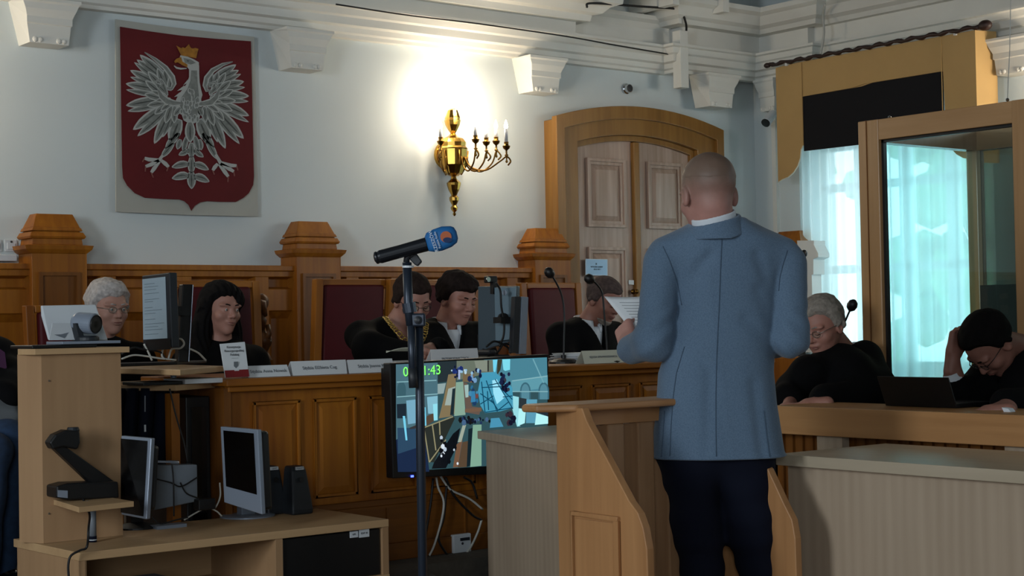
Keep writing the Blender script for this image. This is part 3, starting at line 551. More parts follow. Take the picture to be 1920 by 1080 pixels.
# ================================================================ judges' bench
YB = 5.5; ZT_ = 1.107
jb = thing('judges_bench', 'long oak judges bench with panelled front on the podium', 'bench', (4.5, 5.8, ZP))
XL, XRB = 2.97, 6.0
q = M(); q.box(XL, XRB, YB+.035, YB+.06, ZP, 1.075)
q.build('body', 'oak', jb)
q = M(); q.box(XL-.02, XRB+.03, YB-.03, YB+.72, 1.078, ZT_); q.box(XL, XRB, YB-.005, YB+.03, 1.055, 1.078); q.build('worktop', 'oak_x', jb, bevel=.005)
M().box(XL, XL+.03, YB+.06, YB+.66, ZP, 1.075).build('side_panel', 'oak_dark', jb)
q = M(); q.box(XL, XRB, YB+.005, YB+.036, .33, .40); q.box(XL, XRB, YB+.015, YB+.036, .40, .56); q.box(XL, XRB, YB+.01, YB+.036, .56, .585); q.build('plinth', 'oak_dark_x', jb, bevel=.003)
# raised frame (stiles and rails) and moulded panels
sx = [XL, 3.06, 3.335, 3.60, 3.90, 4.2, 4.5, 4.82, 5.12, 5.42, 5.72, 5.97, XRB]
for a, b in zip(sx[1:-2], sx[2:-1]):
    r = M(); x0, x1, z0, z1 = a+.035, b-.03, .615, 1.01
    y0 = YB+.035
    for k in ((x0, x1, z1-.012, z1), (x0, x1, z0, z0+.012), (x0, x0+.012, z0, z1), (x1-.012, x1, z0, z1)): r.box(k[0], k[1], y0-.012, y0, k[2], k[3])
    O = [(x0+.012, y0-.001, z0+.012), (x1-.012, y0-.001, z0+.012), (x1-.012, y0-.001, z1-.012), (x0+.012, y0-.001, z1-.012)]; g = .03
    I = [(x0+g+.01, y0-.009, z0+g+.01), (x1-g-.01, y0-.009, z0+g+.01), (x1-g-.01, y0-.009, z1-g-.01), (x0+g+.01, y0-.009, z1-g-.01)]
    r.add(O+I, [(0, 1, 5, 4), (1, 2, 6, 5), (2, 3, 7, 6), (3, 0, 4, 7), (4, 5, 6, 7)]); r.build('front_panel', 'oak', jb, bevel=.002)
r = M()
for k in range(7): r.box(3.3+.4*k, 3.305+.4*k, YB+.008, YB+.016, .41, .55)
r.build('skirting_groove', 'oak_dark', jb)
# ================================================================ chairs with red backs
def chair(cx, cy, w, ztop, label, yaw=0, lean=.03, red=True):
    t = thing('courtroom_chair', label, 'chair', (cx, cy, ZP), 'high backed chairs behind the judges bench')
    h = w/2
    def loc(x, y, z): return Vector((cx+x*math.cos(yaw)-y*math.sin(yaw), cy+x*math.sin(yaw)+y*math.cos(yaw), z))
    ax = loc(1, 0, 0)-loc(0, 0, 0); ay = loc(0, 1, 0)-loc(0, 0, 0)
    for s_ in (-1, 1):
        pts = [loc(s_*(h-.02), .02, ZP), loc(s_*(h-.02), .0, ZP+.5), loc(s_*(h-.01), lean*1.5, ztop+.03)]
        q = M()
        for a, b in zip(pts[:-1], pts[1:]):
            q.prism([a-ax*.022-ay*.025, a+ax*.022-ay*.025, a+ax*.022+ay*.025, a-ax*.022+ay*.025], b-a)
        q.build('back_post', 'oak', t, bevel=.005)
    b0 = loc(0, -.005, ZP+.55); b1 = loc(0, lean, ztop); up = (b1-b0)
    q = M().obox((b0+b1)/2, ax, ay, up, h-.05, .025, up.length/2); q.build('back_cushion', 'red_leather' if red else 'oak', t, bevel=.018, segs=4, smooth=True)
    M().obox(b1+Z_*.012+ay*.01, ax, ay, up, h-.035, .02, .018).build('top_rail', 'oak_x', t, bevel=.006)
    M().obox(loc(0, -.25, ZP+.45), ax, ay, Z_, h-.02, .24, .035).build('seat', 'red_leather', t, bevel=.015)
    for s_ in (-1, 1): M().obox(loc(s_*(h-.04), -.45, ZP+.21), ax, ay, Z_, .02, .02, .21).build('leg', 'oak', t)
    for s_ in (-1, 1): M().obox(loc(s_*(h-.02), -.22, ZP+.68), ax, ay, Z_, .022, .24, .015).build('armrest', 'oak_x', t, bevel=.005)
    return t
chair(3.22, 7.5, .47, 1.40, 'oak framed high backed chair in which the white haired judge sits', .0)
chair(3.89, 7.3, .50, 1.515, 'red backed chair in which the long haired woman sits')
chair(4.61, 7.2, .48, 1.52, 'empty red backed oak chair left of the judge with the chain', lean=-.05)
chair(5.2, 7.2, .58, 1.52, 'red backed chair behind the judge with the chain and the dark haired judge')
chair(6.04, 7.2, .44, 1.505, 'red backed chair between the monitors and the grey haired judge')
# carved ornament
co = thing('carved_figure', 'small dark carved wooden figure standing behind the long haired woman', 'carving', P(490, 650, Y=7.6))
wood('carved_wood', '#4a2c14', '#7b5028', 'Z')
c = [P(485, 553, Y=7.6), P(492, 575, Y=7.6), P(486, 600, Y=7.6), P(494, 625, Y=7.6), P(497, 650, Y=7.6), P(497, 680, Y=7.6)]
M().tube(spline(c), [.012+.03*abs(math.sin(i*.35+.4)) for i in range(31)], 10).build('figure', 'carved_wood', co, smooth=True)
M().tube([P(478, 565, Y=7.58), P(490, 570, Y=7.56), P(497, 592, Y=7.58)], [.02, .03, .014], 8).build('wing', 'carved_wood', co, smooth=True)
M().box(P(488, 700, Y=7.6).x-.02, P(506, 700, Y=7.6).x, 7.56, 7.64, ZP, P(497, 675, Y=7.6).z).build('pedestal', 'oak', co)
M().tube([P(502, 610, Y=7.58), P(505, 625, Y=7.56), P(500, 640, Y=7.58)], .014, 8).build('arm', 'carved_wood', co, smooth=True)
# ================================================================ name plates, booklet, papers
def nameplate(tl, tr, br, bl, Y, txt, label, m='paper', sz=.02, tx='ink_grey', off=(0, 0)):
    a, b = P(*bl, Y=Y), P(*br, Y=Y); d, c = P(*tl, Y=Y+.03), P(*tr, Y=Y+.03)
    zb = ZT_+.001; a.z = b.z = zb
    h = ((c.z+d.z)/2)-zb; d = Vector((d.x, Y+.03, zb+h)); c = Vector((c.x, Y+.03, zb+h))
    t = thing('name_plate', label, 'name plate', ((a.x+b.x)/2, Y+.02, zb), 'name plates on the judges bench')
    M().prism([a, b, c, d], (0, .0015, 0)).build('front_card', m, t)
    M().prism([d+Y_*.002, c+Y_*.002, b+Y_*.065, a+Y_*.065], (0, .0015, 0)).build('back_card', m, t)
    if txt: text(txt, (a+b+c+d)/4+Vector((off[0], -.002, off[1])), b-a, d-a+(a-b)*0+Vector((a.x-d.x, 0, 0)), sz, tx, t)
    return t
nameplate((462, 685), (538, 685), (545, 705), (466, 707), 5.52, 'Sędzia Anna Nowak', 'white name plate partly hidden behind the red and white booklet', off=(.0, 0))
nameplate((545, 677), (648, 675), (651, 698), (549, 704), 5.53, 'Sędzia Elżbieta Cug', 'white name plate right of the booklet, in front of the empty red chair')
nameplate((651, 675), (735, 672), (740, 696), (655, 699), 5.53, 'Sędzia Joanna Karska', 'white name plate whose right end is hidden by the television', off=(.02, 0))
nameplate((808, 655), (895, 653), (899, 676), (809, 678), 5.66, 'PRZEWODNICZĄCY', 'white name plate above the television, in front of the dark haired judge', sz=.016)
nameplate((1091, 659), (1164, 654.5), (1171, 677), (1096, 680), 5.53, 'SĘDZIA SPRAWOZDAWCA', 'cream name plate at the left elbow of the standing man', 'paper_cream', sz=.014)
mat('booklet_red', '#7c1218', .6)
bk = thing('constitution_booklet', 'white booklet with a red lower band standing on the left end of the bench', 'book', P(443, 707, Y=5.5))
a, b, c, d = P(423, 708, Y=5.50), P(467, 706, Y=5.50), P(459, 641, Y=5.53), P(413, 645, Y=5.53)
M().prism([a, b, c, d], (0, .006, 0)).build('cover', 'paper', bk)
def lerp(p_, q_, t): return p_+(q_-p_)*t
m1_, m2_ = lerp(a, d, .21), lerp(b, c, .21); M().prism([a-Y_*.002, b-Y_*.002, m2_-Y_*.002, m1_-Y_*.002], (0, .0015, 0)).build('red_band', 'booklet_red', bk)
xd = (c-d).normalized(); ud = Vector((0, .05, 1))
for s_, t_, z_ in (('Konstytucja', .88, .0125), ('Rzeczypospolitej', .77, .0125), ('Polskiej', .655, .0125), ('———', .56, .01)):
    text(s_, lerp(lerp(a, b, .5), lerp(d, c, .5), t_)-Y_*.003, b-a, ud, z_, 'ink', bk)
e0 = lerp(lerp(a, b, .5), lerp(d, c, .5), .36)-Y_*.002; M().prism([e0+Vector((-.009, 0, .012)), e0+Vector((.009, 0, .012)), e0+Vector((.009, 0, -.005)), e0+Vector((0, 0, -.014)), e0+Vector((-.009, 0, -.005))], (0, -.001, 0)).build('small_crest', 'ink_grey', bk)
e1 = lerp(lerp(a, b, .5), lerp(d, c, .5), .205)-Y_*.002; M().obox(e1, X_, Y_, Z_, .010, .001, .003).build('bookmark', 'paper', bk)
def sheets(name, label, cat, px, Y, n, m='paper', jit=.01, z0=ZT_):
    """loose stack lying on the bench: px = four x,y corners on the top plane"""
    t = thing(name, label, cat, P(*px[0], Z=z0)); random.seed(len(name)+int(px[0][0]))
    q = M()
    for k in range(n):
        j = Vector((random.uniform(-jit, jit), random.uniform(-jit, jit), 0)); z = z0+.001+k*.004
        pts = [P(x, y, Z=z0)+j for x, y in px]; q.prism([Vector((v.x, v.y, z)) for v in pts], (0, 0, .0025))
    q.build('sheets', m, t); return t
def sheet_xy(name, label, cat, x0, x1, y0, y1, n, z0=ZT_, m='paper', jit=.008, rot=0):
    random.seed(int(x0*100)); q = M(); cx, cy = (x0+x1)/2, (y0+y1)/2
    for k in range(n):
        a_ = rot+random.uniform(-.04, .04); j = (random.uniform(-jit, jit), random.uniform(-jit, jit)); z = z0+.0015+k*.0045
        q.obox((cx+j[0], cy+j[1], z+.0015), (math.cos(a_), math.sin(a_), 0), (-math.sin(a_), math.cos(a_), 0), Z_, (x1-x0)/2, (y1-y0)/2, .0018)
    o = q.build(name, m); return tag(o, label, cat)
sheet_xy('case_file', 'stack of white case papers under the hands of the judge with the chain', 'papers', 3.98, 4.36, 5.86, 6.1, 7)
ob = thing('open_file', 'open cream folder tilted up on the case papers before the judge with the chain', 'papers', P(740, 655, Y=5.9))
M().grid(8, 5, lambda u, v: P(724+52*u, 661-9*math.sin(min(u*1.4, 1)*1.5)*(1-v)-3*v, Y=5.9+.12*v)).build('page', 'paper_cream', ob, solid=.003, smooth=True)
sheet_xy('case_file', 'loose fan of white papers by the base of the table microphone', 'papers', 5.1, 5.5, 5.85, 6.1, 9, jit=.03, rot=.1)
pl = thing('open_file', 'open book of white pages lying beside the papers at the table microphone', 'papers', (5.3, 5.8, ZT_))
for s_ in (-1, 1): M().grid(10, 4, lambda u, v: (5.2+s_*.17*u, 5.66+.18*v, ZT_+.045*math.sin(min(1, u*1.3+.15)*PI*.75)*(1-.3*u)+.003)).build('page', 'paper', pl, solid=.004, smooth=True)
# ================================================================ table microphones
def gooseneck(pts, label, base=True, head=1.0, m='black_plastic'):
    t = thing('table_microphone', label, 'microphone', pts[-1], 'gooseneck table microphones')
    M().tube(spline(pts), .0045, 8).build('gooseneck', 'black_plastic', t, smooth=True)
    d = (v3(pts[0])-v3(pts[1])).normalized(); M().lathe(v3(pts[0])-d*.03*head, [(.007*head, 0), (.02*head, .012*head), (.024*head, .028*head), (.02*head, .045*head), (.008*head, .056*head)], axis=d, n=14).build('foam_head', 'black_plastic', t, smooth=True)
    b = v3(pts[-1])
    if base: M().lathe((b.x, b.y, b.z), [(.07, 0), (.07, .008), (.05, .02), (.012, .024), (.012, .04)], n=20).build('base', m, t, smooth=False)
    return t
def zb(p_, z): p_ = Vector(p_); p_.z = z; return p_
gooseneck([P(1030, 511, Y=5.75), P(1040, 525, Y=5.75), P(1053, 553, Y=5.75), P(1058, 590, Y=5.75), P(1057, 640, Y=5.75), zb(P(1057, 678, Y=5.75), ZT_)], 'gooseneck microphone on the bench with its head in front of the right pillar')
gooseneck([P(1105, 523, Y=5.6), P(1118, 532, Y=5.6), P(1129, 550, Y=5.6), P(1133, 590, Y=5.6), P(1137, 640, Y=5.6), zb(P(1139, 672, Y=5.6), ZT_)], 'gooseneck microphone curving in front of the face of the grey haired judge')
# ================================================================ monitors
mat('screen_text', '#6f7f8a', .3, emit='#8fa3ad', estr=.16); mat('screen_line', '#55636c', .5, emit='#5a6a72', estr=.1); mat('screen_off', '#020203', .25)
sr = thing('monitor_shelf', 'low two tier wooden shelf unit left of the bench carrying the angled monitor', 'shelf', (2.7, 5.6, ZP))
zs1, zs2 = 1.156, 1.093
pA = [P(222, 690, Z=zs1), P(338, 693, Z=zs1), P(420, 686, Z=zs1)]
q = M(); yb = 6.1
q.prism([pA[0], pA[1], pA[2], (pA[2].x+.05, yb, zs1), (pA[0].x+.1, yb, zs1)], (0, 0, -.022)); q.build('upper_board', 'beech_x', sr, bevel=.003)
pB = [P(222, 722, Z=zs2), P(330, 722, Z=zs2), P(421, 715, Z=zs2)]
q = M(); q.prism([pB[0], pB[1], pB[2], (pB[2].x+.03, yb, zs2), (pB[0].x+.1, yb, zs2)], (0, 0, -.022)); q.build('lower_board', 'beech_x', sr, bevel=.003)
q = M().tube([P(325, 697, Z=zs1-.02), zb(P(325, 697, Z=zs1-.02), zs2)], .012, 8); q.build('support', 'silver_plastic', sr)
for x0 in (pB[2].x-.08,): M().box(x0, x0+.03, 5.5, 6.05, ZP, zs2-.022).build('leg_panel', 'oak_dark', sr)
for i, (x0, x1, zz, m_, lb) in enumerate(((2.62, 2.78, .012, 'black_plastic', 'closed black folder lying on the lower shelf board'), (2.79, 2.95, .018, 'paper', 'stack of white paper on the lower shelf board beside the booklet'))):
    t = M().box(x0, x1, 5.5, 5.68, zs2+.001, zs2+.001+zz).build(('folder', 'paper_stack')[i], m_, bevel=.002); tag(t, lb, ('folder', 'papers')[i])
ml = thing('flat_monitor', 'angled monitor with a lit document page left of the long haired woman', 'monitor', P(330, 683, Y=5.75))
Ym = 5.72
tl, tr, br, bl = P(266, 517, Y=Ym+.16), P(317, 511, Y=Ym-.06), P(322, 652, Y=Ym-.06), P(268, 655, Y=Ym+.16)
nrm = (tr-tl).cross(bl-tl).normalized(); nrm = nrm if nrm.y > 0 else -nrm
M().prism([tl, tr, br, bl], nrm*.035).build('case', 'dark_plastic', ml, bevel=.004)
def quadlerp(tl, tr, br, bl, u, v): return lerp(lerp(tl, tr, u), lerp(bl, br, u), v)
def onq(qd, u0, v0, u1, v1, off): return [quadlerp(*qd, u, v)-nrm_*off for u, v in ((u0, v0), (u1, v0), (u1, v1), (u0, v1))]
nrm_ = nrm; Q = (tl, tr, br, bl)
scr = M().prism(onq(Q, .04, .05, .88, .87, .002), -nrm*.001).build('screen', 'screen_text', ml)
q = M(); random.seed(3)
for v in [.12, .16, .2, .25, .33, .36, .44, .48, .52, .6, .66, .7, .74, .8]:
    q.prism(onq(Q, .12, v, random.uniform(.4, .8), v+.006, .004), -nrm*.0005)
q.build('text_lines', 'screen_line', scr)
M().prism(onq(Q, .15, .88, 1.0, 1.02, .004), -nrm*.002).build('lower_bezel', 'black_plastic', ml)
Pp = [P(343, 533, Y=5.85), P(362, 533, Y=5.85), P(354, 679, Y=5.85), P(334, 679, Y=5.85)]
M().prism(Pp, (0.0, .035, 0)).build('stand_post', 'black_plastic', ml, bevel=.003)
M().tube([P(362, 534, Y=5.845), P(354, 678, Y=5.845)], .002, 6).build('post_edge', 'silver_plastic', ml)
M().obox(P(334, 583, Y=5.84), X_, Y_, Z_, .04, .03, .018).build('arm', 'black_plastic', ml)
bz = zs1+.001; M().prism([zb(P(228, 686, Z=zs1), bz), zb(P(388, 681, Z=zs1), bz), Vector((3.0, 5.98, bz)), Vector((2.45, 5.98, bz))], (0, 0, .012)).build('base', 'black_plastic', ml, bevel=.003)
for k_, (pts, mm) in enumerate((([(326, 634), (340, 636), (345, 645), (338, 653), (322, 655), (316, 672)], 'cable_white'), ([(356, 654), (372, 662), (386, 676)], 'cable_white'), ([(270, 645), (278, 660), (285, 676)], 'cable_white'), ([(305, 655), (304, 668), (312, 674)], 'cable_white'), ([(228, 673), (250, 666), (275, 668), (300, 672), (330, 675)], 'cable_white'), ([(228, 664), (250, 652), (268, 655), (300, 660), (310, 674)], 'cable_black'))):
    t = M().tube(spline([P(x, y, Y=5.83) for x, y in pts]), .004, 6).build('signal_cable', mm, smooth=True); tag(t, ['white cable looping between the angled monitor and its post', 'white cable hanging right of the monitor post', 'white cable running down from the left corner of the angled monitor', 'short white cable end under the angled monitor', 'long white cable lying on the monitor base', 'black cable looping below the angled monitor'][k_], 'cable')
# centre monitors, seen from behind
mat('monitor_back', '#3b4a54', .35); mat('monitor_back_light', '#5f7683', .3)
m2 = thing('flat_monitor', 'monitor seen from behind with a webcam on top, right of the dark haired judge', 'monitor', P(935, 668, Y=5.95))
qd = [P(896, 537, Y=6.05), P(970, 536, Y=5.86), P(968, 637, Y=5.86), P(896, 660, Y=6.05)]
nn = (qd[1]-qd[0]).cross(qd[3]-qd[0]).normalized(); nn = nn if nn.y > 0 else -nn
M().prism(qd, nn*.03).build('back_cover', 'monitor_back', m2, bevel=.004)
M().prism([P(928, 539, Y=5.95), P(969, 538, Y=5.85), P(967, 636, Y=5.85), P(930, 640, Y=5.94)], -nn*.008).build('rear_panel', 'monitor_back_light', m2, bevel=.003)
M().obox(P(948, 600, Y=5.86), X_, Y_, Z_, .05, .03, .014).build('mount_arm', 'black_plastic', m2); M().lathe(P(942, 597, Y=5.88), [(.025, 0), (.025, .02)], axis=(-.3, -1, 0), n=16).build('hinge', 'black_plastic', m2)
M().lathe(P(946, 549, Y=5.855), [(.012, 0), (.012, .002)], axis=-nn, n=14).build('round_logo', 'silver_plastic', m2)
m3 = thing('flat_monitor', 'narrow edge-on monitor on a dark post right of the webcam monitor', 'monitor', P(978, 668, Y=5.8))
M().prism([P(966, 556, Y=5.8), P(977, 556, Y=5.8), P(972, 662, Y=5.8), P(961, 662, Y=5.8)], (0, .03, 0)).build('stand_post', 'dark_plastic', m3, bevel=.002)
M().prism([P(978, 556, Y=5.8), P(991, 557, Y=5.8), P(987, 664, Y=5.8), P(973, 664, Y=5.8)], (0.02, .05, 0)).build('case', 'silver_plastic', m3, bevel=.003)
M().box(P(950, 670, Y=5.9).x, P(990, 670, Y=5.9).x, 5.8, 6.02, ZT_, ZT_+.012).build('base', 'black_plastic', m3)
M().box(P(895, 670, Y=6).x, P(930, 670, Y=6).x, 5.96, 6.14, ZT_, ZT_+.012).build('base', 'black_plastic', m2); M().box(P(905, 670, Y=6.04).x, P(918, 670, Y=6.04).x, 6.05, 6.08, ZT_, 1.25).build('stand_post', 'black_plastic', m2)
wc = thing('webcam', 'small webcam clipped on the top edge of the centre monitor', 'webcam', P(921, 535, Y=5.97))
M().obox(P(920, 524, Y=5.97), X_, Y_, Z_, .028, .018, .016).build('housing', 'black_plastic', wc, bevel=.005); M().lathe(P(915, 524, Y=5.95), [(.012, 0), (.012, .006)], axis=(0, -1, 0), n=12).build('lens', 'chrome', wc); M().obox(P(925, 540, Y=5.96), X_, Y_, Z_, .01, .012, .028).build('clip', 'black_plastic', wc)
for k_, pts in enumerate(([(930, 530), (938, 545), (940, 575), (945, 605), (944, 630), (936, 650)], [(912, 650), (928, 640), (950, 650), (958, 662)], [(905, 655), (930, 662), (945, 645), (965, 650)])):
    t = M().tube(spline([P(x, y, Y=5.84) for x, y in pts]), .005, 6).build('signal_cable', 'cable_black', smooth=True); tag(t, ['black webcam cable hanging down the back of the centre monitor', 'black cable loop on the bench below the centre monitor', 'second black cable tangled under the centre monitor'][k_], 'cable')
ph = thing('desk_telephone', 'dark tangle-topped desk device on the bench under the centre monitor', 'telephone', (4.93, 5.82, ZT_))
M().box(P(905, 668, Y=5.8).x, P(950, 668, Y=5.8).x, 5.76, 5.9, ZT_, ZT_+.05).build('body', 'black_plastic', ph, bevel=.012); M().box(P(908, 668, Y=5.8).x, P(922, 668, Y=5.8).x, 5.76, 5.9, ZT_+.05, ZT_+.075).build('handset', 'dark_plastic', ph, bevel=.01)

# ================================================================ television on the bench front
tv = thing('television', 'large black television on the bench front showing the courtroom', 'television', P(880, 880, Y=5.42)); YT = 5.40
TL, TR, BR, BL = P(731, 681, Y=YT), P(1029, 664, Y=YT), P(1027, 884, Y=YT), P(737, 897, Y=YT)
M().prism([TL, TR, BR, BL], (0, .05, 0)).build('case', 'black_plastic', tv, bevel=.004)
M().box(3.72, 3.8, 5.45, 5.5, .75, 1.05).box(4.1, 4.18, 5.45, 5.5, .75, 1.05).build('wall_bracket', 'black_plastic', tv)
M().prism([P(724, 690, Y=5.43), P(734, 688, Y=5.43), P(736, 745, Y=5.43), P(725, 745, Y=5.43)], (0, .04, 0)).build('side_speaker', 'black_plastic', tv, bevel=.004)
mat('power_led', '#3040ff', emit='#3a4cff', estr=5); M().obox(P(773, 893, Y=YT-.003), X_, Y_, Z_, .006, .002, .004).build('power_light', 'power_led', tv)
TVM = {}
def em(h, s=1.0):
    k = h+str(s)
    if k not in TVM: mat('tv_'+h[1:]+str(s).replace('.', '_'), '#000000', .3, emit=h, estr=s*.62); TVM[k] = 'tv_'+h[1:]+str(s).replace('.', '_')
    return TVM[k]
tvl = {}
def tp(pts, h, lay, s=1.0):
    key = em(h, s); q = tvl.setdefault(key, M())
    q.prism([P(725+u/4.5, 660+v/4.5, Y=YT-.0015-.0003*lay) for u, v in pts], (0, -.0002, 0))
E_ = 1.0
tp([(78, 105), (1352, 45), (1362, 930), (95, 1010)], '#35575f', 0)
tp([(78, 105), (430, 90), (430, 560), (80, 740)], '#4f7683', 1); tp([(80, 740), (300, 640), (330, 760), (360, 1010), (95, 1012)], '#15294a', 1.1); tp([(90, 640), (240, 640), (280, 800), (95, 860)], '#2c4c68', 1.2)
tp([(820, 66), (1352, 45), (1358, 330), (1050, 330)], '#4f8da0', 1); tp([(1050, 240), (1358, 195), (1360, 300), (1060, 340)], '#65a5b5', 1.4)
for x0 in (1125, 1280):
    tp([(x0, 400)]+[(x0+45-45*math.cos(a), 330-75*math.sin(a)) for a in [i*PI/8 for i in range(9)]]+[(x0+90, 400)], '#3f6f80', 2); tp([(x0+12, 400)]+[(x0+45-33*math.cos(a), 330-60*math.sin(a)) for a in [i*PI/8 for i in range(9)]]+[(x0+78, 400)], '#5b92a3', 2.3)
tp([(88, 380)]+[(125-38*math.cos(a), 320-70*math.sin(a)) for a in [i*PI/8 for i in range(9)]]+[(160, 380)], '#3d6470', 2)
for a, b in (((85, 250), (420, 235)), ((1060, 240), (1355, 200)), ((85, 375), (430, 350)), ((1060, 330), (1360, 330))): tp([a, b, (b[0], b[1]+8), (a[0], a[1]+8)], '#8fc0c8', 2.5)
tp([(1230, 60), (1240, 58), (1330, 260), (1320, 262)], '#78b2bf', 2.4)
tp([(85, 440), (165, 435), (165, 560), (88, 560)], '#1c2b38', 2); tp([(165, 410), (250, 400), (245, 600), (180, 610)], '#7fb6d0', 2); tp([(340, 380), (430, 370), (430, 520), (350, 520)], '#8cc6da', 2); tp([(135, 540), (155, 540), (175, 745), (160, 745)], '#7fe0ff', 2.2); tp([(312, 470), (328, 465), (335, 620), (320, 625)], '#7fe0ff', 2.2); tp([(390, 440), (428, 435), (430, 575), (398, 580)], '#9beeff', 2.2)
tp([(190, 640), (290, 600), (305, 640), (200, 650)], '#38383a', 2.2); tp([(340, 540), (430, 500), (430, 560), (310, 640)], '#5a4a3c', 2)
tp([(430, 82), (590, 75), (590, 240), (430, 260)], '#27343a', 2); tp([(590, 75), (900, 66), (900, 170), (590, 240)], '#6f7a6c', 1.8); tp([(740, 75), (850, 70), (850, 165), (760, 160)], '#8b9486', 2); tp([(850, 70), (862, 70), (862, 165), (850, 165)], '#2d2f2c', 2.3)
tp([(895, 66), (935, 64), (915, 190), (900, 160)], '#7be2ff', 2.5); tp([(935, 64), (975, 62), (960, 150), (930, 200)], '#3c3d30', 2.4); tp([(975, 62), (1042, 60), (1040, 150), (1000, 160), (985, 150)], '#86ecff', 2.5)
tp([(520, 190), (585, 180), (575, 520), (535, 545), (440, 560), (480, 400)], '#8a7a5a', 3); tp([(430, 270), (500, 262), (480, 350), (430, 355)], '#9ab0b0', 3.1); tp([(520, 310), (580, 290), (540, 450), (490, 450)], '#a8b8b0', 3.2); tp([(555, 310), (580, 305), (565, 530), (535, 535)], '#1d3038', 3.3)
tp([(585, 255), (645, 250), (665, 530), (570, 540)], '#8fb3a0', 3.4); tp([(645, 180), (740, 190), (735, 260), (640, 250)], '#7c6a4e', 3.2); tp([(640, 250), (680, 262), (720, 460), (800, 470), (780, 530), (670, 510)], '#6b5a50', 3.3); tp([(655, 280), (690, 275), (690, 380), (665, 385)], '#a9c8c4', 3.5)
tp([(800, 175), (915, 168), (1060, 300), (1070, 470), (960, 500), (830, 515), (790, 450), (770, 330)], '#4aa4c4', 3); tp([(890, 240), (930, 230), (1000, 380), (930, 440), (900, 350)], '#9fe9ff', 3.6, 1.1)
for (a, b) in (((800, 250), (830, 510)), ((840, 240), (930, 500)), ((915, 230), (1065, 480)), ((800, 300), (1010, 290)), ((790, 440), (900, 370)), ((830, 510), (1060, 470)), ((880, 400), (940, 490)), ((930, 500), (1030, 420)), ((790, 350), (900, 430)), ((960, 300), (1060, 400)), ((860, 280), (960, 260)), ((980, 380), (1060, 370)), ((850, 330), (860, 490))):
    d = np.array(b)-np.array(a); n_ = np.array([-d[1], d[0]])/np.hypot(*d)*4; tp([tuple(np.array(a)+n_), tuple(np.array(b)+n_), tuple(np.array(b)-n_), tuple(np.array(a)-n_)], '#0f4a66', 4)
random.seed(11)
def blobs(x0, x1, y0, y1, n, cols, lay, r=(8, 20)):
    for i in range(n):
        cx, cy, rr = random.uniform(x0, x1), random.uniform(y0, y1), random.uniform(*r); tp([(cx+rr*math.cos(a), cy+rr*1.4*math.sin(a)) for a in [k*PI/3+i for k in range(6)]], random.choice(cols), lay+i*.01)
blobs(560, 640, 95, 220, 14, ['#1c2f70', '#243a80', '#6a86b0', '#11183a'], 4.5); blobs(700, 790, 140, 240, 12, ['#0f1a3c', '#7aa6d0', '#1d2f60'], 4.5); blobs(960, 1045, 165, 330, 20, ['#10152e', '#1a2448', '#0c1024', '#3b3a48'], 4.5); blobs(690, 770, 290, 430, 12, ['#2f73a0', '#4a90b8', '#1e3f68', '#7a4a48'], 4.5); blobs(590, 880, 550, 600, 22, ['#10192f', '#243a60', '#4a6a90', '#151515'], 4.5); blobs(985, 1080, 520, 600, 12, ['#12142c', '#3a2c38'], 4.5); blobs(540, 790, 150, 190, 8, ['#9ac6e8', '#c0e0f0'], 5, (6, 12))
tp([(715, 330), (745, 330), (750, 420), (710, 425)], '#3c88b4', 5.2); tp([(604, 150), (620, 150), (620, 230), (604, 230)], '#b0c0e8', 5.2)
tp([(1065, 370), (1115, 380), (1110, 610), (1130, 625), (1100, 630), (1060, 480)], '#a4ecf6', 3, 1.0); tp([(1118, 385), (1180, 395), (1175, 480), (1112, 470)], '#2f3a40', 3.2); tp([(1115, 475), (1175, 485), (1165, 600), (1105, 625)], '#b9fbff', 3.3, 1.1); tp([(1180, 400), (1270, 400), (1255, 600), (1175, 600)], '#62a8c4', 3.1); tp([(1265, 440), (1362, 450), (1362, 540), (1262, 510)], '#26323c', 3.4); tp([(1262, 515), (1362, 545), (1362, 605), (1250, 615)], '#bdfdff', 3.5, 1.1)
tp([(310, 640), (560, 540), (575, 560), (400, 930), (350, 930)], '#2b302c', 4); 
for (a, b) in (((315, 640), (360, 930)), ((385, 610), (415, 830)), ((445, 580), (450, 700)), ((310, 640), (560, 545)), ((360, 930), (500, 740))):
    d = np.array(b)-np.array(a); n_ = np.array([-d[1], d[0]])/np.hypot(*d)*5; tp([tuple(np.array(a)+n_), tuple(np.array(b)+n_), tuple(np.array(b)-n_), tuple(np.array(a)-n_)], '#9a9472', 4.4)
tp([(400, 930), (560, 690), (620, 640), (590, 800), (500, 980), (380, 985)], '#0c1018', 4.5); tp([(590, 780), (640, 740), (600, 970), (560, 975)], '#7a5a44', 4.6); tp([(640, 620), (670, 615), (630, 760), (600, 760)], '#a8b4a4', 4.6); tp([(690, 650), (725, 640), (705, 960), (675, 970)], '#14262e', 4.6); tp([(728, 615), (800, 612), (800, 960), (705, 970)], '#8ab59e', 4.6); tp([(640, 760), (690, 750), (675, 970), (600, 975)], '#5d4a38', 4.5)
blobs(440, 600, 700, 960, 16, ['#e8f4ff', '#0a0c14', '#10141f', '#c8d8e8'], 5, (8, 22)); tp([(880, 560), (950, 555), (985, 630), (870, 640)], '#4f9ec0', 4); tp([(660, 480), (800, 470), (800, 500), (660, 510)], '#7a5f4c', 4)
scr_ = multi('screen', tvl, tv)
mat('timer_green', '#000000', emit='#7dff6a', estr=1.0); mat('timer_shadow', '#000000', emit='#0a4a10', estr=.6)
for (s_, u, v) in (('00:11:43', 300, 162),):
    for dx, mm, of in ((4, 'timer_shadow', .0045), (0, 'timer_green', .006)):
        o = text(s_, P(725+(u+dx)/4.5, 660+(v+dx)/4.5, Y=YT-of), TR-TL, TL-BL, .056, mm, scr_, name='timer_digits', ex=.0003); 
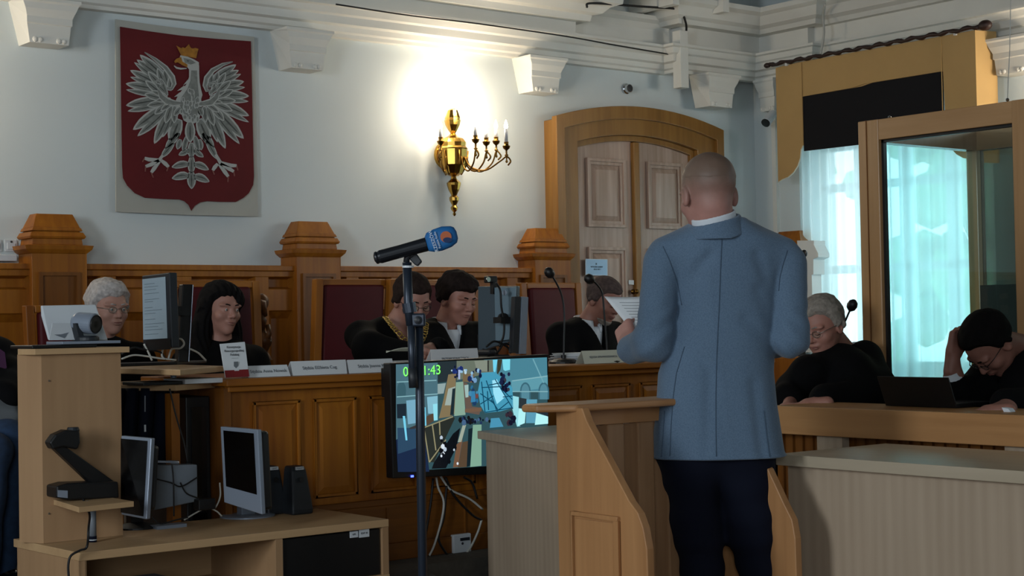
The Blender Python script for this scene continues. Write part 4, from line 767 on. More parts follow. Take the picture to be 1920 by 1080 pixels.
# cables and socket under the television
so = thing('wall_socket', 'white socket on the bench plinth under the television', 'socket', P(865, 1018, Y=5.5)); a, b = P(848, 1003, Y=5.5), P(882, 1034, Y=5.5)
M().box(a.x, b.x, 5.492, 5.514, b.z, a.z).build('plate', 'white_plastic', so, bevel=.004); M().box(a.x+.035, b.x-.012, 5.487, 5.493, a.z-.028, a.z-.016).build('slot', 'dark_plastic', so); M().ball(((a.x+b.x)/2, 5.492, (a.z+b.z)/2), .006, 8).build('pin', 'dark_plastic', so)
for k_, (pts, mm) in enumerate((([(818, 895), (822, 915), (832, 940), (828, 975), (815, 1020), (805, 1042)], 'cable_white'), ([(826, 893), (845, 918), (880, 935), (905, 955)], 'cable_white'), ([(903, 975), (895, 1000), (880, 1030), (862, 1050)], 'cable_white'), ([(835, 895), (852, 930), (885, 965), (903, 975)], 'cable_black'), ([(812, 897), (808, 940), (800, 990), (790, 1040)], 'cable_black'), ([(838, 905), (832, 970), (822, 1010), (845, 1050)], 'cable_black'), ([(895, 935), (885, 905), (870, 895)], 'cable_black'))):
    t = M().tube(spline([P(x, y, Y=5.485) for x, y in pts]), .005, 6).build('hanging_cable', mm, smooth=True); tag(t, ['white cable hanging down beside the microphone stand under the television', 'white cable running right from under the television', 'white cable leading down past the socket', 'black cable under the right half of the television', 'black cable hanging close right of the stand pole', 'black cable in a loop left of the socket', 'short black cable at the lower edge of the television'][k_], 'cable')

# ================================================================ presenter kiosk and low cabinet
ZC = .579
cab = thing('low_cabinet', 'low laminate cabinet with open bays in front of the judges bench', 'cabinet', (2.7, 5.2, ZP))
cr_, cl_ = P(727, 973, Z=ZC), P(151, 1037, Z=ZC); yf = (cr_.y+cl_.y)/2; x1 = cr_.x; x0 = cl_.x
xw = P(32, 1012, Z=ZC)
q = M(); q.prism([(x0, yf, ZC), (x1, yf, ZC), (x1, 5.49, ZC), (xw.x, 5.49, ZC), (xw.x, xw.y, ZC)], (0, 0, -.028)); q.build('top', 'beech_x', cab, bevel=.002)
zb0 = .375
xm = P(531, 1010, Y=yf).x
for nm, a, b in (('side_panel', x1-.028, x1), ('divider', xm-.03, xm), ('side_panel', x0, x0+.025)): M().box(a, b, yf+.003, 5.48, zb0, ZC-.028).build(nm, 'beech', cab, bevel=.001)
M().prism([(x0, yf, ZC-.028), (xw.x, xw.y, ZC-.028), (xw.x, xw.y, zb0), (x0, yf, zb0)], (.018, .0, 0)).build('corner_panel', 'beech', cab)
M().box(x0, x1, yf, 5.48, zb0-.025, zb0).build('bottom_board', 'beech_x', cab, bevel=.001); M().box(x0+.02, x1-.02, 5.465, 5.48, zb0, ZC-.028).build('back_board', 'beech_x', cab)
for x in (x0+.1, xm, x1-.12): M().box(x, x+.05, yf+.08, yf+.13, ZP, zb0-.025).build('foot', 'black_plastic', cab)
sv = thing('rack_unit', 'black rack unit with two small labels in the right bay of the low cabinet', 'equipment', ((xm+x1)/2, yf+.2, zb0))
a, b = P(533, 1005, Y=yf+.012).x, P(708, 1000, Y=yf+.012).x
M().box(xm+.004, b+.01, yf+.012, yf+.38, zb0+.002, ZC-.034).build('front', 'black_plastic', sv, bevel=.003)
M().box(b+.02, b+.024, yf+.02, yf+.3, zb0+.01, ZC-.05).build('rail', 'chrome', sv)
for (u0, v0, u1, v1), s_ in (((656, 997, 671, 1007), 'UPS'), ((673, 993, 692, 1006), 'EDIT 02')):
    A, B = P(u0, v0, Y=yf+.011), P(u1, v1, Y=yf+.011); lb_ = M().box(A.x, B.x, yf+.009, yf+.0125, B.z, A.z).build('label', 'white_plastic', sv); text(s_, ((A.x+B.x)/2, yf+.0085, (A.z+B.z)/2), X_, Z_, .009, 'ink', lb_)
bx = M().box(2.28, 2.55, yf+.05, yf+.3, zb0+.002, zb0+.06).build('grey_device', 'grey_plastic', bevel=.004); tag(bx, 'flat grey device in the open left bay of the low cabinet', 'device')
# tower
kt = thing('presenter_tower', 'tall laminate tower with a chamfered corner at the left of the low cabinet', 'tower', (2.2, 5.3, ZC))
a = P(87, 1021, Z=ZC); b = P(225, 1003, Z=ZC); yk = (a.y+b.y)/2; c = P(34, 1003, Z=ZC); zt = 1.243
bc = Vector((c.x, yk+.16, 0)); c = P(34, 800, Y=yk+.10)
q = M().prism([(a.x, yk, ZC+.001), (b.x, yk, ZC+.001), (b.x, yk+.22, ZC+.001), (c.x+.07, yk+.22, ZC+.001), (c.x+.0, yk+.10, ZC+.001)], (0, 0, zt-ZC-.02)); q.build('carcass', 'beech', kt)
q = M().prism([(a.x-.03, yk-.02, zt-.02), (P(243, 655, Y=yk-.02).x, yk-.02, zt-.02), (b.x+.04, yk+.24, zt-.02), (c.x+.06, yk+.24, zt-.02), (c.x-.002, yk+.09, zt-.02)], (0, 0, .02)); q.build('top_board', 'beech_x', kt, bevel=.001)
mat('screw', '#8b8478', .4, metal=.8)
q = M()
for (x, y) in ((92, 714), (92, 963), (228-138+2, 840)): q.lathe(P(x, y, Y=yk-.001), [(.0035, 0), (.003, .002)], axis=(0, -1, 0), n=8)
for (x, y) in ((92, 714), (92, 963)): M().lathe(P(x, y, Y=yk-.001), [(.0035, 0), (.003, .002)], axis=(0, -1, 0), n=8).build('screw', 'screw', kt)
zsh = P(150, 940, Y=yk-.12).z
s1, s2, s3 = P(105, 938, Z=zsh), P(148, 951, Z=zsh), P(251, 940, Z=zsh)
sh_ = M().prism([s1, s2, s3, (s3.x-.0, yk-.002, zsh), (s1.x, yk-.002, zsh)], (0, 0, -.018)).build('side_shelf', 'beech_x', kt, bevel=.001)
# document camera
dc = thing('document_camera', 'black folding document camera on the little shelf of the tower', 'document camera', P(170, 935, Z=zsh))
yd = yk-.1
def PY(x, y, o=0): return P(x, y, Y=yd+o)
A, B = PY(106, 935), PY(222, 935)
M().prism([PY(106, 912), PY(128, 906), PY(222, 903), PY(224, 934), PY(128, 938), PY(106, 934)], (0, .09, 0)).build('base', 'black_plastic', dc, bevel=.006)
M().prism([PY(109, 919, -.004), PY(127, 920, -.004), PY(127, 934, -.004), PY(109, 932, -.004)], (0, .004, 0)).build('port_panel', 'silver_plastic', dc)
M().prism([PY(94, 834, .02), PY(108, 826, .02), PY(222, 908, .03), PY(218, 922, .03), PY(180, 915, .03)], (0, .035, 0)).build('arm', 'black_plastic', dc, bevel=.004)
M().prism([PY(93, 830, .01), PY(104, 815, .01), PY(124, 806, .01), PY(150, 808, .01), PY(151, 830, .01), PY(146, 843, .01), PY(120, 838, .01), PY(100, 843, .01)], (0, .05, 0)).build('camera_head', 'black_plastic', dc, bevel=.006)
M().lathe(PY(137, 812, .035), [(.02, 0), (.022, .01), (.018, .02)], axis=Z_, n=16).build('lens', 'dark_plastic', dc); M().obox(PY(137, 909, .03), X_, Y_, Z_, .012, .01, .003).build('lid_plate', 'silver_plastic', dc)
mk = thing('marker_tube', 'grey tube with a dark banded end standing on the cabinet under the little shelf', 'tube', P(175, 1017, Z=ZC)); m0 = P(174, 1016, Z=ZC+.001); mt = P(175, 952, Y=m0.y)
M().tube([m0+Z_*.02, zb(m0, mt.z)], .0125, 12).build('barrel', 'grey_plastic', mk, smooth=True); M().tube([m0, m0+Z_*.02], .0135, 12).build('end_cap', 'navy', mk); M().tube([m0+Z_*.006, m0+Z_*.009], .014, 12).build('ring', 'white_plastic', mk)
t = M().tube(spline([PY(156, 935, -.01), PY(160, 948, -.03), PY(168, 965, -.03), P(166, 990, Y=yf-.02), P(163, 1025, Y=yf-.02), P(150, 1032, Y=yf-.02), P(133, 1042, Y=yf-.02), P(128, 1060, Y=yf-.02), P(129, 1085, Y=yf-.02)]), .004, 6).build('power_cable', 'cable_black', smooth=True); tag(t, 'black cable hanging from the document camera down the cabinet front', 'cable')
t = M().tube([PY(161, 940, -.02), PY(168, 958, -.03)], .009, 8).build('cable_plug', 'grey_plastic', smooth=True); tag(t, 'grey plug on the cable under the document camera', 'plug')
# things on the tower
zt0 = zt+.001
bs = thing('touch_panel', 'white tablet like touch panel seen from behind on the tower top', 'tablet', P(140, 640, Z=zt))
yp = yk+.16
M().prism([P(78, 573, Y=yp), P(180, 571, Y=yp), P(203, 638, Y=yp-.02), P(92, 638, Y=yp-.02), P(79, 592, Y=yp)], (0, .012, 0)).build('back_cover', 'white_plastic', bs, bevel=.004)
M().prism([P(97, 606, Y=yp-.02), P(150, 606, Y=yp-.02), P(150, 637, Y=yp-.08), P(91, 638, Y=yp-.08)], (0, -.004, 0)).build('kickstand', 'white_plastic', bs, bevel=.002)
M().prism([P(102, 612, Y=yp-.027), P(140, 610, Y=yp-.027), P(120, 634, Y=yp-.08), P(97, 626, Y=yp-.06)], (0, -.001, 0)).build('stand_recess', 'grey_plastic', bs)
M().box(P(112, 640, Y=yk+.02).x, P(222, 640, Y=yk+.02).x, yk+.0, yk+.14, zt0+.012, zt0+.022).build('foot_plate', 'silver_plastic', bs, bevel=.002)
text('CISCO', P(131, 592, Y=yp-.003), X_, Z_, .008, 'grey_plastic', bs)
bb = M().box(P(60, 645, Y=yk).x, P(182, 645, Y=yk).x, yk+.0, yk+.2, zt0, zt0+.011).build('keyboard', 'black_plastic', bevel=.003); tag(bb, 'thin black keyboard lying on the tower top under the touch panel', 'keyboard')
pc = thing('conference_camera', 'silver and black swivel conference camera with big round lens on the tower top', 'camera', P(163, 633, Y=yk+.05))
cc_ = P(163, 606, Y=yk+.05); fz = Vector((-.05, -1, -.02)).normalized()
M().lathe((cc_.x, cc_.y+.0, zt0+.0225), [(.042, 0), (.042, .012), (.034, .018)], n=24).build('base', 'dark_plastic', pc, bevel=.002)
M().prism([P(141, 606, Y=yk+.04), P(149, 606, Y=yk+.04), P(158, 630, Y=yk+.04), P(176, 634, Y=yk+.04), P(176, 636, Y=yk+.04), P(148, 636, Y=yk+.04), P(144, 620, Y=yk+.04)], (0, .04, 0)).build('yoke', 'dark_plastic', pc, bevel=.003)
ax_ = Vector((.55, -1, -.12)).normalized()
M().lathe(cc_-ax_*.05+X_*-.0, [(.028, 0), (.036, .015), (.0375, .06), (.0375, .085), (.034, .088)], axis=ax_, n=28).build('barrel', 'silver_plastic', pc, smooth=False)
M().lathe(cc_+ax_*.0395, [(.033, 0), (.031, .003), (.02, -.006), (.02, -.003), (.012, .0)], axis=ax_, n=28).build('lens', 'black_plastic', pc)
# ---- devices on the low cabinet
mm_ = thing('desk_monitor', 'silver framed switched-off monitor standing on the low cabinet', 'monitor', P(462, 965, Z=ZC))
tl, tr, br, bl = P(413, 800, Y=5.24), P(483, 806, Y=5.02), P(491, 965, Y=5.02), P(420, 942, Y=5.24)
nn = (tr-tl).cross(bl-tl).normalized(); nn = nn if nn.y > 0 else -nn; nrm_ = nn; Q = (tl, tr, br, bl)
M().prism([tl, tr, br, bl], nn*.018).build('front_frame', 'silver_plastic', mm_, bevel=.003)
M().prism(onq(Q, .09, .045, .9, .775, .001), -nn*.001).build('screen', 'screen_off', mm_)
M().prism([v+nn*.018 for v in onq(Q, .05, .03, .97, .97, 0)], nn*.04).build('rear_shell', 'black_plastic', mm_, bevel=.012)
cb = P(464, 968, Z=ZC); M().lathe((cb.x, cb.y, ZC), [(.105, 0), (.105, .005), (.09, .009), (.02, .01)], n=40).build('round_base', 'silver_plastic', mm_); M().obox((cb.x, cb.y+.01, ZC+.03), X_, Y_, Z_, .03, .02, .025).build('neck', 'silver_plastic', mm_, bevel=.003)
ml2 = thing('desk_monitor', 'monitor with a silver edge half hidden behind the tower', 'monitor', P(240, 995, Z=ZC))
tl, tr, br, bl = P(227, 817, Y=5.22), P(284, 822, Y=5.1), P(275, 974, Y=5.1), P(227, 965, Y=5.22)
nn = (tr-tl).cross(bl-tl).normalized(); nn = nn if nn.y > 0 else -nn; nrm_ = nn; Q = (tl, tr, br, bl)
M().prism([tl, tr, br, bl], nn*.02).build('front_frame', 'silver_plastic', ml2, bevel=.003); M().prism(onq(Q, .0, .035, .88, .97, .001), -nn*.001).build('screen', 'screen_off', ml2)
M().prism([v+nn*.02 for v in onq(Q, .1, .1, .99, .9, 0)], nn*.03).build('rear_shell', 'black_plastic', ml2, bevel=.01)
cb = P(262, 990, Z=ZC); M().lathe((cb.x, cb.y+.02, ZC), [(.085, 0), (.085, .006), (.06, .012), (.02, .02)], n=30).build('base', 'black_plastic', ml2); M().obox((cb.x-.0, cb.y+.04, ZC+.03), X_, Y_, Z_, .025, .02, .04).build('neck', 'black_plastic', ml2)
for i, (px, w, lb, lt) in enumerate(((520, 42, 'tapered black desktop speaker closest to the silver framed monitor', 'LEWY'), (568, 46, 'tapered black desktop speaker, the one farther right on the cabinet', 'PRAWY'))):
    b0 = P(px+2, 965, Z=ZC); sp = thing('desktop_speaker', lb, 'speaker', b0, 'pair of desktop speakers'); h = .185; hw = w/3000*5.95/2*1.0
    vs = []
    for z, f_, yo in ((0, 1.0, 0), (.02, 1.02, 0), (h*.9, .72, .02), (h, .62, .03)):
        for sx_, sy_ in ((-1, -1), (1, -1), (1, 1), (-1, 1)): vs.append((b0.x+sx_*hw*f_, b0.y+.05+yo*.6+sy_*.045*f_, ZC+z))
    fs = [(3, 2, 1, 0), (12, 13, 14, 15)]+[(4*k+j, 4*k+(j+1) % 4, 4*k+4+(j+1) % 4, 4*k+4+j) for k in range(3) for j in range(4)]
    M().add(vs, fs).build('cabinet', 'dark_plastic', sp, bevel=.008, segs=3, smooth=False)
    M().lathe((b0.x, b0.y+.014, ZC+h*.72), [(.011, 0), (.011, .002)], axis=(0, -1, .15), n=16).build('driver', 'black_plastic', sp)
    A = Vector((b0.x, b0.y+.028, ZC+h*.955)); M().obox(A, X_, Y_, Z_, .017, .004, .006).build('label', 'white_plastic', sp); text(lt, A-Y_*.005, X_, Z_, .009, 'ink_grey', sp)
pcb = thing('computer_case', 'pale grey computer case behind the half hidden monitor', 'computer', P(325, 955, Z=ZC)); 
M().prism([P(293, 873, Y=5.42), P(370, 871, Y=5.42), P(371, 940, Y=5.42), P(289, 957, Y=5.42)], (0, .06, 0)).build('case', 'grey_plastic', pcb, bevel=.004)
M().box(P(290, 950, Y=5.36).x, P(345, 950, Y=5.36).x, 5.34, 5.40, ZC, ZC+.012).build('bracket', 'silver_plastic', pcb)
for k_, (pts, mm, Y) in enumerate((([(370, 895), (340, 912), (320, 905), (285, 895), (262, 880)], 'cable_black', 5.38), ([(322, 868), (325, 900), (326, 950), (326, 968)], 'cable_black', 5.36), ([(338, 905), (350, 925), (372, 935), (385, 950)], 'cable_black', 5.38), ([(345, 975), (370, 960), (388, 952), (405, 958), (416, 968)], 'cable_white', 5.3), ([(412, 905), (413, 930), (405, 950), (398, 955)], 'cable_white', 5.3), ([(285, 970), (300, 982), (330, 975), (352, 970)], 'cable_black', 5.2), ([(318, 729), (330, 780), (345, 830), (352, 868)], 'cable_black', 5.44))):
    t = M().tube(spline([P(x, y, Y=Y) for x, y in pts]), .003, 6).build('signal_cable', mm, smooth=True); tag(t, ['black cable crossing the face of the computer case', 'black cable hanging straight down in front of the computer case', 'black cable curling at the right of the computer case', 'white cable lying on the cabinet left of the silver framed monitor', 'white cable rising along the left edge of the silver framed monitor', 'black cable coiled on the cabinet in front of the computer case', 'thin black cable hanging from the shelf unit to the computer case'][k_], 'cable')
t = M().obox(P(384, 945, Y=5.3), X_, Y_, Z_, .035, .02, .02).build('power_adapter', 'black_plastic', bevel=.004); tag(t, 'black power adapter on the cabinet left of the silver framed monitor', 'adapter')
t = M().tube([P(292, 866, Y=5.3), P(318, 866, Y=5.3), P(334, 868, Y=5.3)], [.004, .005, .009], 8).build('cable_plug', 'silver_plastic', smooth=True); tag(t, 'silver tipped plug poking over the computer case', 'plug')
def coat(p_): return p_
ct = thing('hanging_coat', 'dark navy coat hanging under the shelf unit behind the half hidden monitor', 'coat', P(275, 870, Y=5.62))
M().grid(26, 10, lambda u, v: tuple(P(226+96*u, 728+150*v, Y=5.62+.03*math.sin(u*21+v*2)+.01*math.sin(u*9)))).build('cloth', 'navy', ct, smooth=True, solid=.02)
M().tube([P(272, 742, Y=5.575), P(272, 772, Y=5.575)], .0025, 6).build('zip', 'grey_plastic', ct); M().obox(P(272, 803, Y=5.57), X_, Y_, Z_, .003, .002, .013).build('white_tab', 'white_plastic', ct)
bc_ = thing('dark_gap_filler', 'black box added to fill the dark gap between the desk post and the bench', 'cabinet', P(383, 950, Y=5.7))  # added black box that keeps the gap under the shelf unit dark
a_, b_ = P(345, 850, Y=5.62).x, 2.945
M().box(a_, b_, 5.60, 6.0, ZP, 1.04).build('body', 'black_plastic', bc_, bevel=.004); M().box(a_+.02, b_-.02, 5.592, 5.6, ZP+.04, 1.0).build('front', 'black_gloss', bc_)
# post of the clerk's desk
t = M().box(P(322, 850, Y=5.5).x, P(338, 850, Y=5.5).x, 5.5, 5.55, ZP, 1.06).build('desk_post', 'oak'); tag(t, 'upright wooden post under the shelf unit left of the bench', 'post')

# ================================================================ microphone on its stand
DS = 4.3
def D(x, y, o=0): return P(x, y, D=DS+o)
ms = thing('microphone_stand', 'grey telescopic microphone stand in the foreground in front of the television', 'stand', zb(D(790, 1075), 0))
mat('stand_grey', '#2a3340', .35, metal=.4)
top = D(766, 500); lo = D(775, 727)
r1 = .0135
M().tube([D(763, 492), D(766, 575), D(770, 610)], .0125, 14).build('inner_pole', 'stand_grey', ms, smooth=True); M().tube([D(765, 498), D(765, 502)], .0155, 14).build('white_ring', 'white_plastic', ms)
M().tube([D(770, 600, .0), D(775, 727, .0)], .0105, 14).build('hanging_rod', 'stand_grey', ms, smooth=True); M().tube([D(773, 690), D(775.5, 727)], .0125, 14).build('rod_grip', 'dark_plastic', ms, smooth=True)
b0 = D(786, 610, .02); bt = zb(D(792, 1078, .02), .04); M().tube([b0, D(788, 790, .02), bt], [.011, .0125, .0125], 14).build('lower_pole', 'stand_grey', ms, smooth=True)
M().obox(D(781, 600, .01), X_*.8-Y_*.62, Vector((.6, .8, 0)), Z_, .024, .02, .018).build('clutch', 'stand_grey', ms, bevel=.005); M().lathe(D(784, 600, -.01), [(.011, 0), (.011, .012), (.004, .015)], axis=D(784, 600, -.1)-D(784, 600), n=16).build('clutch_screw', 'dark_plastic', ms); M().ball(D(763, 580), .013, 12).build('clutch_knob', 'dark_plastic', ms, smooth=True)
M().tube([D(766, 568), D(769, 586)], .0185, 14).build('collar', 'stand_grey', ms, smooth=False)
for k in range(3):
    a = k*2*PI/3+.4; M().tube([bt+Z_*.12, bt+Vector((math.cos(a)*.32, math.sin(a)*.32, -.03))], .009, 8).build('leg', 'stand_grey', ms)
M().tube([D(762, 492), D(763, 482), D(772, 476)], .009, 10).build('swivel', 'dark_plastic', ms, smooth=True)
cp = M().prism([D(757, 466), D(775, 458), D(780, 474), D(791, 490), D(783, 499), D(777, 496), D(766, 484)], (MB[2][0]*.03, MB[2][1]*.03, 0)).build('clip', 'dark_plastic', ms, bevel=.003)
mc = thing('hand_microphone', 'black reporter microphone with a blue foam cube head on the stand', 'microphone', D(780, 462))
mat('mic_body', '#181c22', .35, metal=.3); mat('mic_blue', '#0f5f9c', .7); mat('mic_logo_orange', '#b0603c', .8); mat('mic_logo_navy', '#16305a', .8); mat('mic_white', '#c8d4e0', .8)
A, B = D(704, 484, -.02), D(800, 458, -.02); ax_ = (B-A).normalized()
M().lathe(A, [(.008, -.004), (.016, 0), (.0175, .004), (.0155, .008), (.018, .014), (.0175, (B-A).length*.5), (.019, (B-A).length)], axis=ax_, n=20).build('body', 'mic_body', mc, smooth=False)
q = M(); F_ = Vector(MB[2]); vs = []
cx_ = [(799, 437, 464), (806, 433, 470), (815, 428, 472), (832, 424.5, 471), (848, 425, 466), (857, 434, 458), (859, 448, 452)]
ol = [(796, 444), (799, 437), (812, 430), (828, 424.5), (845, 424), (851, 426), (856, 434), (859, 447), (857, 455), (847, 463), (830, 470), (815, 472.5), (804, 471), (801, 464)]
cn_ = np.mean(np.array(ol), axis=0); n_ = len(ol)
for k, (sc_, off) in enumerate(((.0, -.031), (.55, -.030), (.86, -.026), (.97, -.018), (1, 0), (1, .01), (.97, .022), (.86, .032), (.55, .036), (0, .037))):
    for (x, y) in ol: vs.append(D(cn_[0]+(x-cn_[0])*sc_, cn_[1]+(y-cn_[1])*sc_, off-.02))
fs = [(k*n_+j, k*n_+(j+1) % n_, (k+1)*n_+(j+1) % n_, (k+1)*n_+j) for k in range(9) for j in range(n_)]
fb = M().add(vs, fs).build('foam_cube', 'mic_blue', mc, smooth=True)
def circ(cx, cy, r, n=20, a0=0, a1=2*PI, ry=None): return [(cx+r*math.cos(a0+(a1-a0)*i/n), cy+(ry or r)*math.sin(a0+(a1-a0)*i/n)) for i in range(n)]
M().prism([D(x, y, -.0535) for x, y in circ(836, 444, 10.5)], F_*.004).build('orange_disc', 'mic_logo_orange', fb)
M().prism([D(x, y, -.0545) for x, y in circ(839, 450, 8.5, ry=5)], F_*.004).build('navy_disc', 'mic_logo_navy', fb)
td = (D(823, 466)-D(813, 437)).normalized(); tu = (D(836, 440)-D(815, 447)).normalized()
text('RZESZÓW', D(812.5, 451.5, -.0525), -td, -tu, .013, 'mic_white', fb, ex=.001)
text('Polskie Radio', D(820, 450, -.0535), -td, -tu, .0085, 'mic_white', fb, ex=.001)
# ================================================================ witness stand
ws = thing('witness_stand', 'wooden witness stand with sloping side panels around the standing man', 'witness stand', (3.45, 3.7, 0))
XA = 3.1
def WX(x, y): return P(x, y, X=XA)
side = [WX(1042, 765), WX(1091, 765), WX(1100, 790), WX(1180, 940), WX(1196, 962), WX(1206, 990), WX(1213, 1030)]
yn = WX(1213, 1030).y; yfz = WX(1042, 765).y
pts = [(XA, p_.y, p_.z) for p_ in side]+[(XA, side[-1].y-.01, .0), (XA, yfz, 0)]
sp_ = M().prism(pts, (.028, 0, 0)).build('side_panel', 'stand_wood', ws, bevel=.003)
r = M(); pa, pb = WX(1075, 958), WX(1163, 963); y0_, y1_ = pb.y, pa.y; zt_ = pa.z
for k in ((y0_, y1_, zt_-.012, zt_), (y0_, y0_+.02, .1, zt_-.012), (y1_-.004, y1_, .1, zt_)): r.box(XA-.012, XA, k[0], k[1], k[2], k[3])
r.box(XA-.005, XA, y0_+.02, y1_-.01, .1, zt_-.02); r.build('raised_field', 'stand_wood', sp_, bevel=.003)
XBp = 3.74
def WB(x, y): return P(x, y, X=XBp)
sb = [WB(1395, 765), WB(1440, 880), WB(1470, 945), WB(1485, 975), WB(1491, 1010), WB(1492, 1040)]
pts = [(XBp, yfz, sb[0].z)]+[(XBp, p_.y, p_.z) for p_ in sb[1:]]+[(XBp, sb[-1].y-.01, 0), (XBp, yfz, 0)]
M().prism(pts, (.028, 0, 0)).build('side_panel', 'stand_wood', ws, bevel=.003)
zr = P(1042, 757, X=XA).z
a = P(1012, 752, Z=zr); 
M().prism([(XA-.1, yfz+.04, zr), (XA-.09, yfz-.02, zr), (XA-.0, yfz-.1, zr), (XBp+.12, yfz-.1, zr), (XBp+.12, yfz+.08, zr), (XA-.06, yfz+.08, zr)], (0, 0, -.022)).build('top_rail', 'stand_wood_x', ws, bevel=.008, segs=3)
M().box(XA+.03, XBp, yfz-.03, yfz, zr-.07, zr-.022).build('apron', 'stand_wood_x', ws)
for k in range(5):
    x = XA+.075+k*.125; M().lathe((x, yfz-.012, 0), [(.05, .02), (.05, zr-.07)], n=4, a0=PI/4, a1=2*PI+PI/4).build('slat', 'slat_wood', ws, bevel=.006)
M().box(XA+.03, XBp, yfz-.05, yfz+.02, .02, .1).build('bottom_rail', 'stand_wood_x', ws)
# ================================================================ light desks
ZD = .86
ld = thing('side_desk', 'pale laminate desk left of the witness stand', 'desk', (4.1, 4.7, 0))
A = P(895, 808, Z=ZD); B = P(1042, 832, Z=ZD); u = (B-A).normalized(); B2 = A+u*.98; n_ = Vector((-u.y, u.x, 0)); n_ = n_ if n_.x > 0 else -n_
Cc = P(1042, 797, Z=ZD)
M().prism([A, B2, B2+n_*.6, A+Vector((.6, .01, 0))], (0, 0, -.032)).build('top', 'laminate', ld, bevel=.002)
A1, B1 = A+n_*.03+u*.02, B2+n_*.03-u*.02
M().prism([zb(A1, ZD-.032), zb(B1, ZD-.032), zb(B1, 0), zb(A1, 0)], n_*.02).build('front_panel', 'laminate', ld)
M().prism([zb(A1+n_*.02, ZD-.032), zb(A1+Vector((.5, .03, 0)), ZD-.032), zb(A1+Vector((.5, .03, 0)), 0), zb(A1+n_*.02, 0)], (0, -.02, 0)).build('side_panel', 'laminate', ld)
rdk = thing('front_desk', 'long pale laminate desk right of the standing man', 'desk', (4.15, 2.8, 0)); 
yl, yr = 3.55, 1.2; xf = 3.905
M().box(xf, xf+.56, yr, yl, ZD-.036, ZD).build('top', 'laminate_y', rdk, bevel=.002); M().box(xf+.035, xf+.055, yr+.02, yl-.02, 0, ZD-.036).build('front_panel', 'laminate', rdk)
M().box(xf+.055, xf+.5, yl-.04, yl-.02, 0, ZD-.036).build('side_panel', 'laminate', rdk)
# ================================================================ defence bench
db = thing('defence_bench', 'long wooden bench with a high front board before the seated lawyers', 'bench', (4.9, 3.2, 0)); XD = 4.6
zt_, zl_ = P(1458, 761, X=XD).z, P(1467, 813.5, X=XD).z
M().box(XD, XD+.028, 1.2, 4.35, zl_, zt_).build('front_board', 'ledge_wood', db, bevel=.003)
M().box(XD+.028, XD+.5, 1.2, 4.35, zt_-.04, zt_-.012).build('worktop', 'ledge_wood', db)
q = M(); q.box(XD+.1, XD+.12, 1.25, 4.3, 0.05, zl_); 
for k in range(60): q.box(XD+.085, XD+.1, 1.27+k*.05, 1.30+k*.05, .05, zl_)
q.build('slatted_front', 'oak_dark', db)
for y in (P(1567, 830, X=XD+.03).y, P(1918, 850, X=XD+.03).y-.02, 1.9): M().box(XD+.03, XD+.07, y-.03, y+.09, 0, zl_).build('post', 'laminate', db)
for y in (1.3, 4.25): M().box(XD+.1, XD+.48, y, y+.03, 0, zt_-.04).build('end_panel', 'oak_dark', db)
zdk = zt_-.012
lp = thing('laptop', 'open black laptop on the defence bench between the two lawyers', 'laptop', (4.95, 3.75, zdk))
XQ = 4.95; a, b, c, d = P(1650, 707, X=XQ), P(1783, 708, X=XQ), P(1800, 775, X=XQ-.0), P(1652, 770, X=XQ)
a.z = b.z = P(1700, 706, X=XQ).z; 
M().prism([(XQ-.02, a.y, a.z), (XQ-.02, b.y, a.z), (XQ+.03, b.y, zdk+.002), (XQ+.03, a.y, zdk+.002)], (.008, 0, 0)).build('lid', 'black_plastic', lp, bevel=.002); M().box(XQ+.03, XQ+.26, b.y, a.y, zdk+.001, zdk+.018).build('keyboard_base', 'black_plastic', lp, bevel=.002)
gooseneck([P(1598, 572, X=5.63), P(1590, 590, X=5.63), P(1581, 612, X=5.63), P(1576, 635, X=5.63), P(1575, 660, X=5.63), zb(P(1575, 700, X=5.63), .9), zb(P(1575, 700, X=5.63), .0)], 'gooseneck microphone standing behind the shoulder of the white haired lawyer', head=1.0)
gooseneck([P(1507, 476, X=8.0), P(1503, 490, X=8.0), P(1499, 506, X=8.0), zb(P(1499, 506, X=8.0), 1.2), (8.05, 7.05, ZP+.722)], 'distant gooseneck microphone before the window', base=True)
dk = thing('side_lectern', 'white painted ledge by the window behind the standing man', 'ledge', P(1510, 520, X=8.3)); 
M().prism([P(1494, 451, X=8.6), P(1526, 451, X=8.6), P(1526, 459, X=8.6), P(1534, 475, X=8.6), P(1534, 482, X=8.6), P(1525, 486, X=8.6), P(1525, 515, X=8.6), P(1500, 515, X=8.6)], (.12, 0, 0)).build('moulded_cap', 'window_paint', dk, bevel=.003)
M().box(8.6, 8.7, P(1522, 515, X=8.6).y, P(1504, 515, X=8.6).y, ZP, P(1510, 515, X=8.6).z).build('post', 'window_paint', dk)
t = M().box(7.9, 8.2, 6.92, 7.2, ZP, ZP+.72).build('clerk_desk', 'oak', bevel=.01); tag(t, 'wooden desk by the window hidden behind the standing man and lawyer', 'desk')

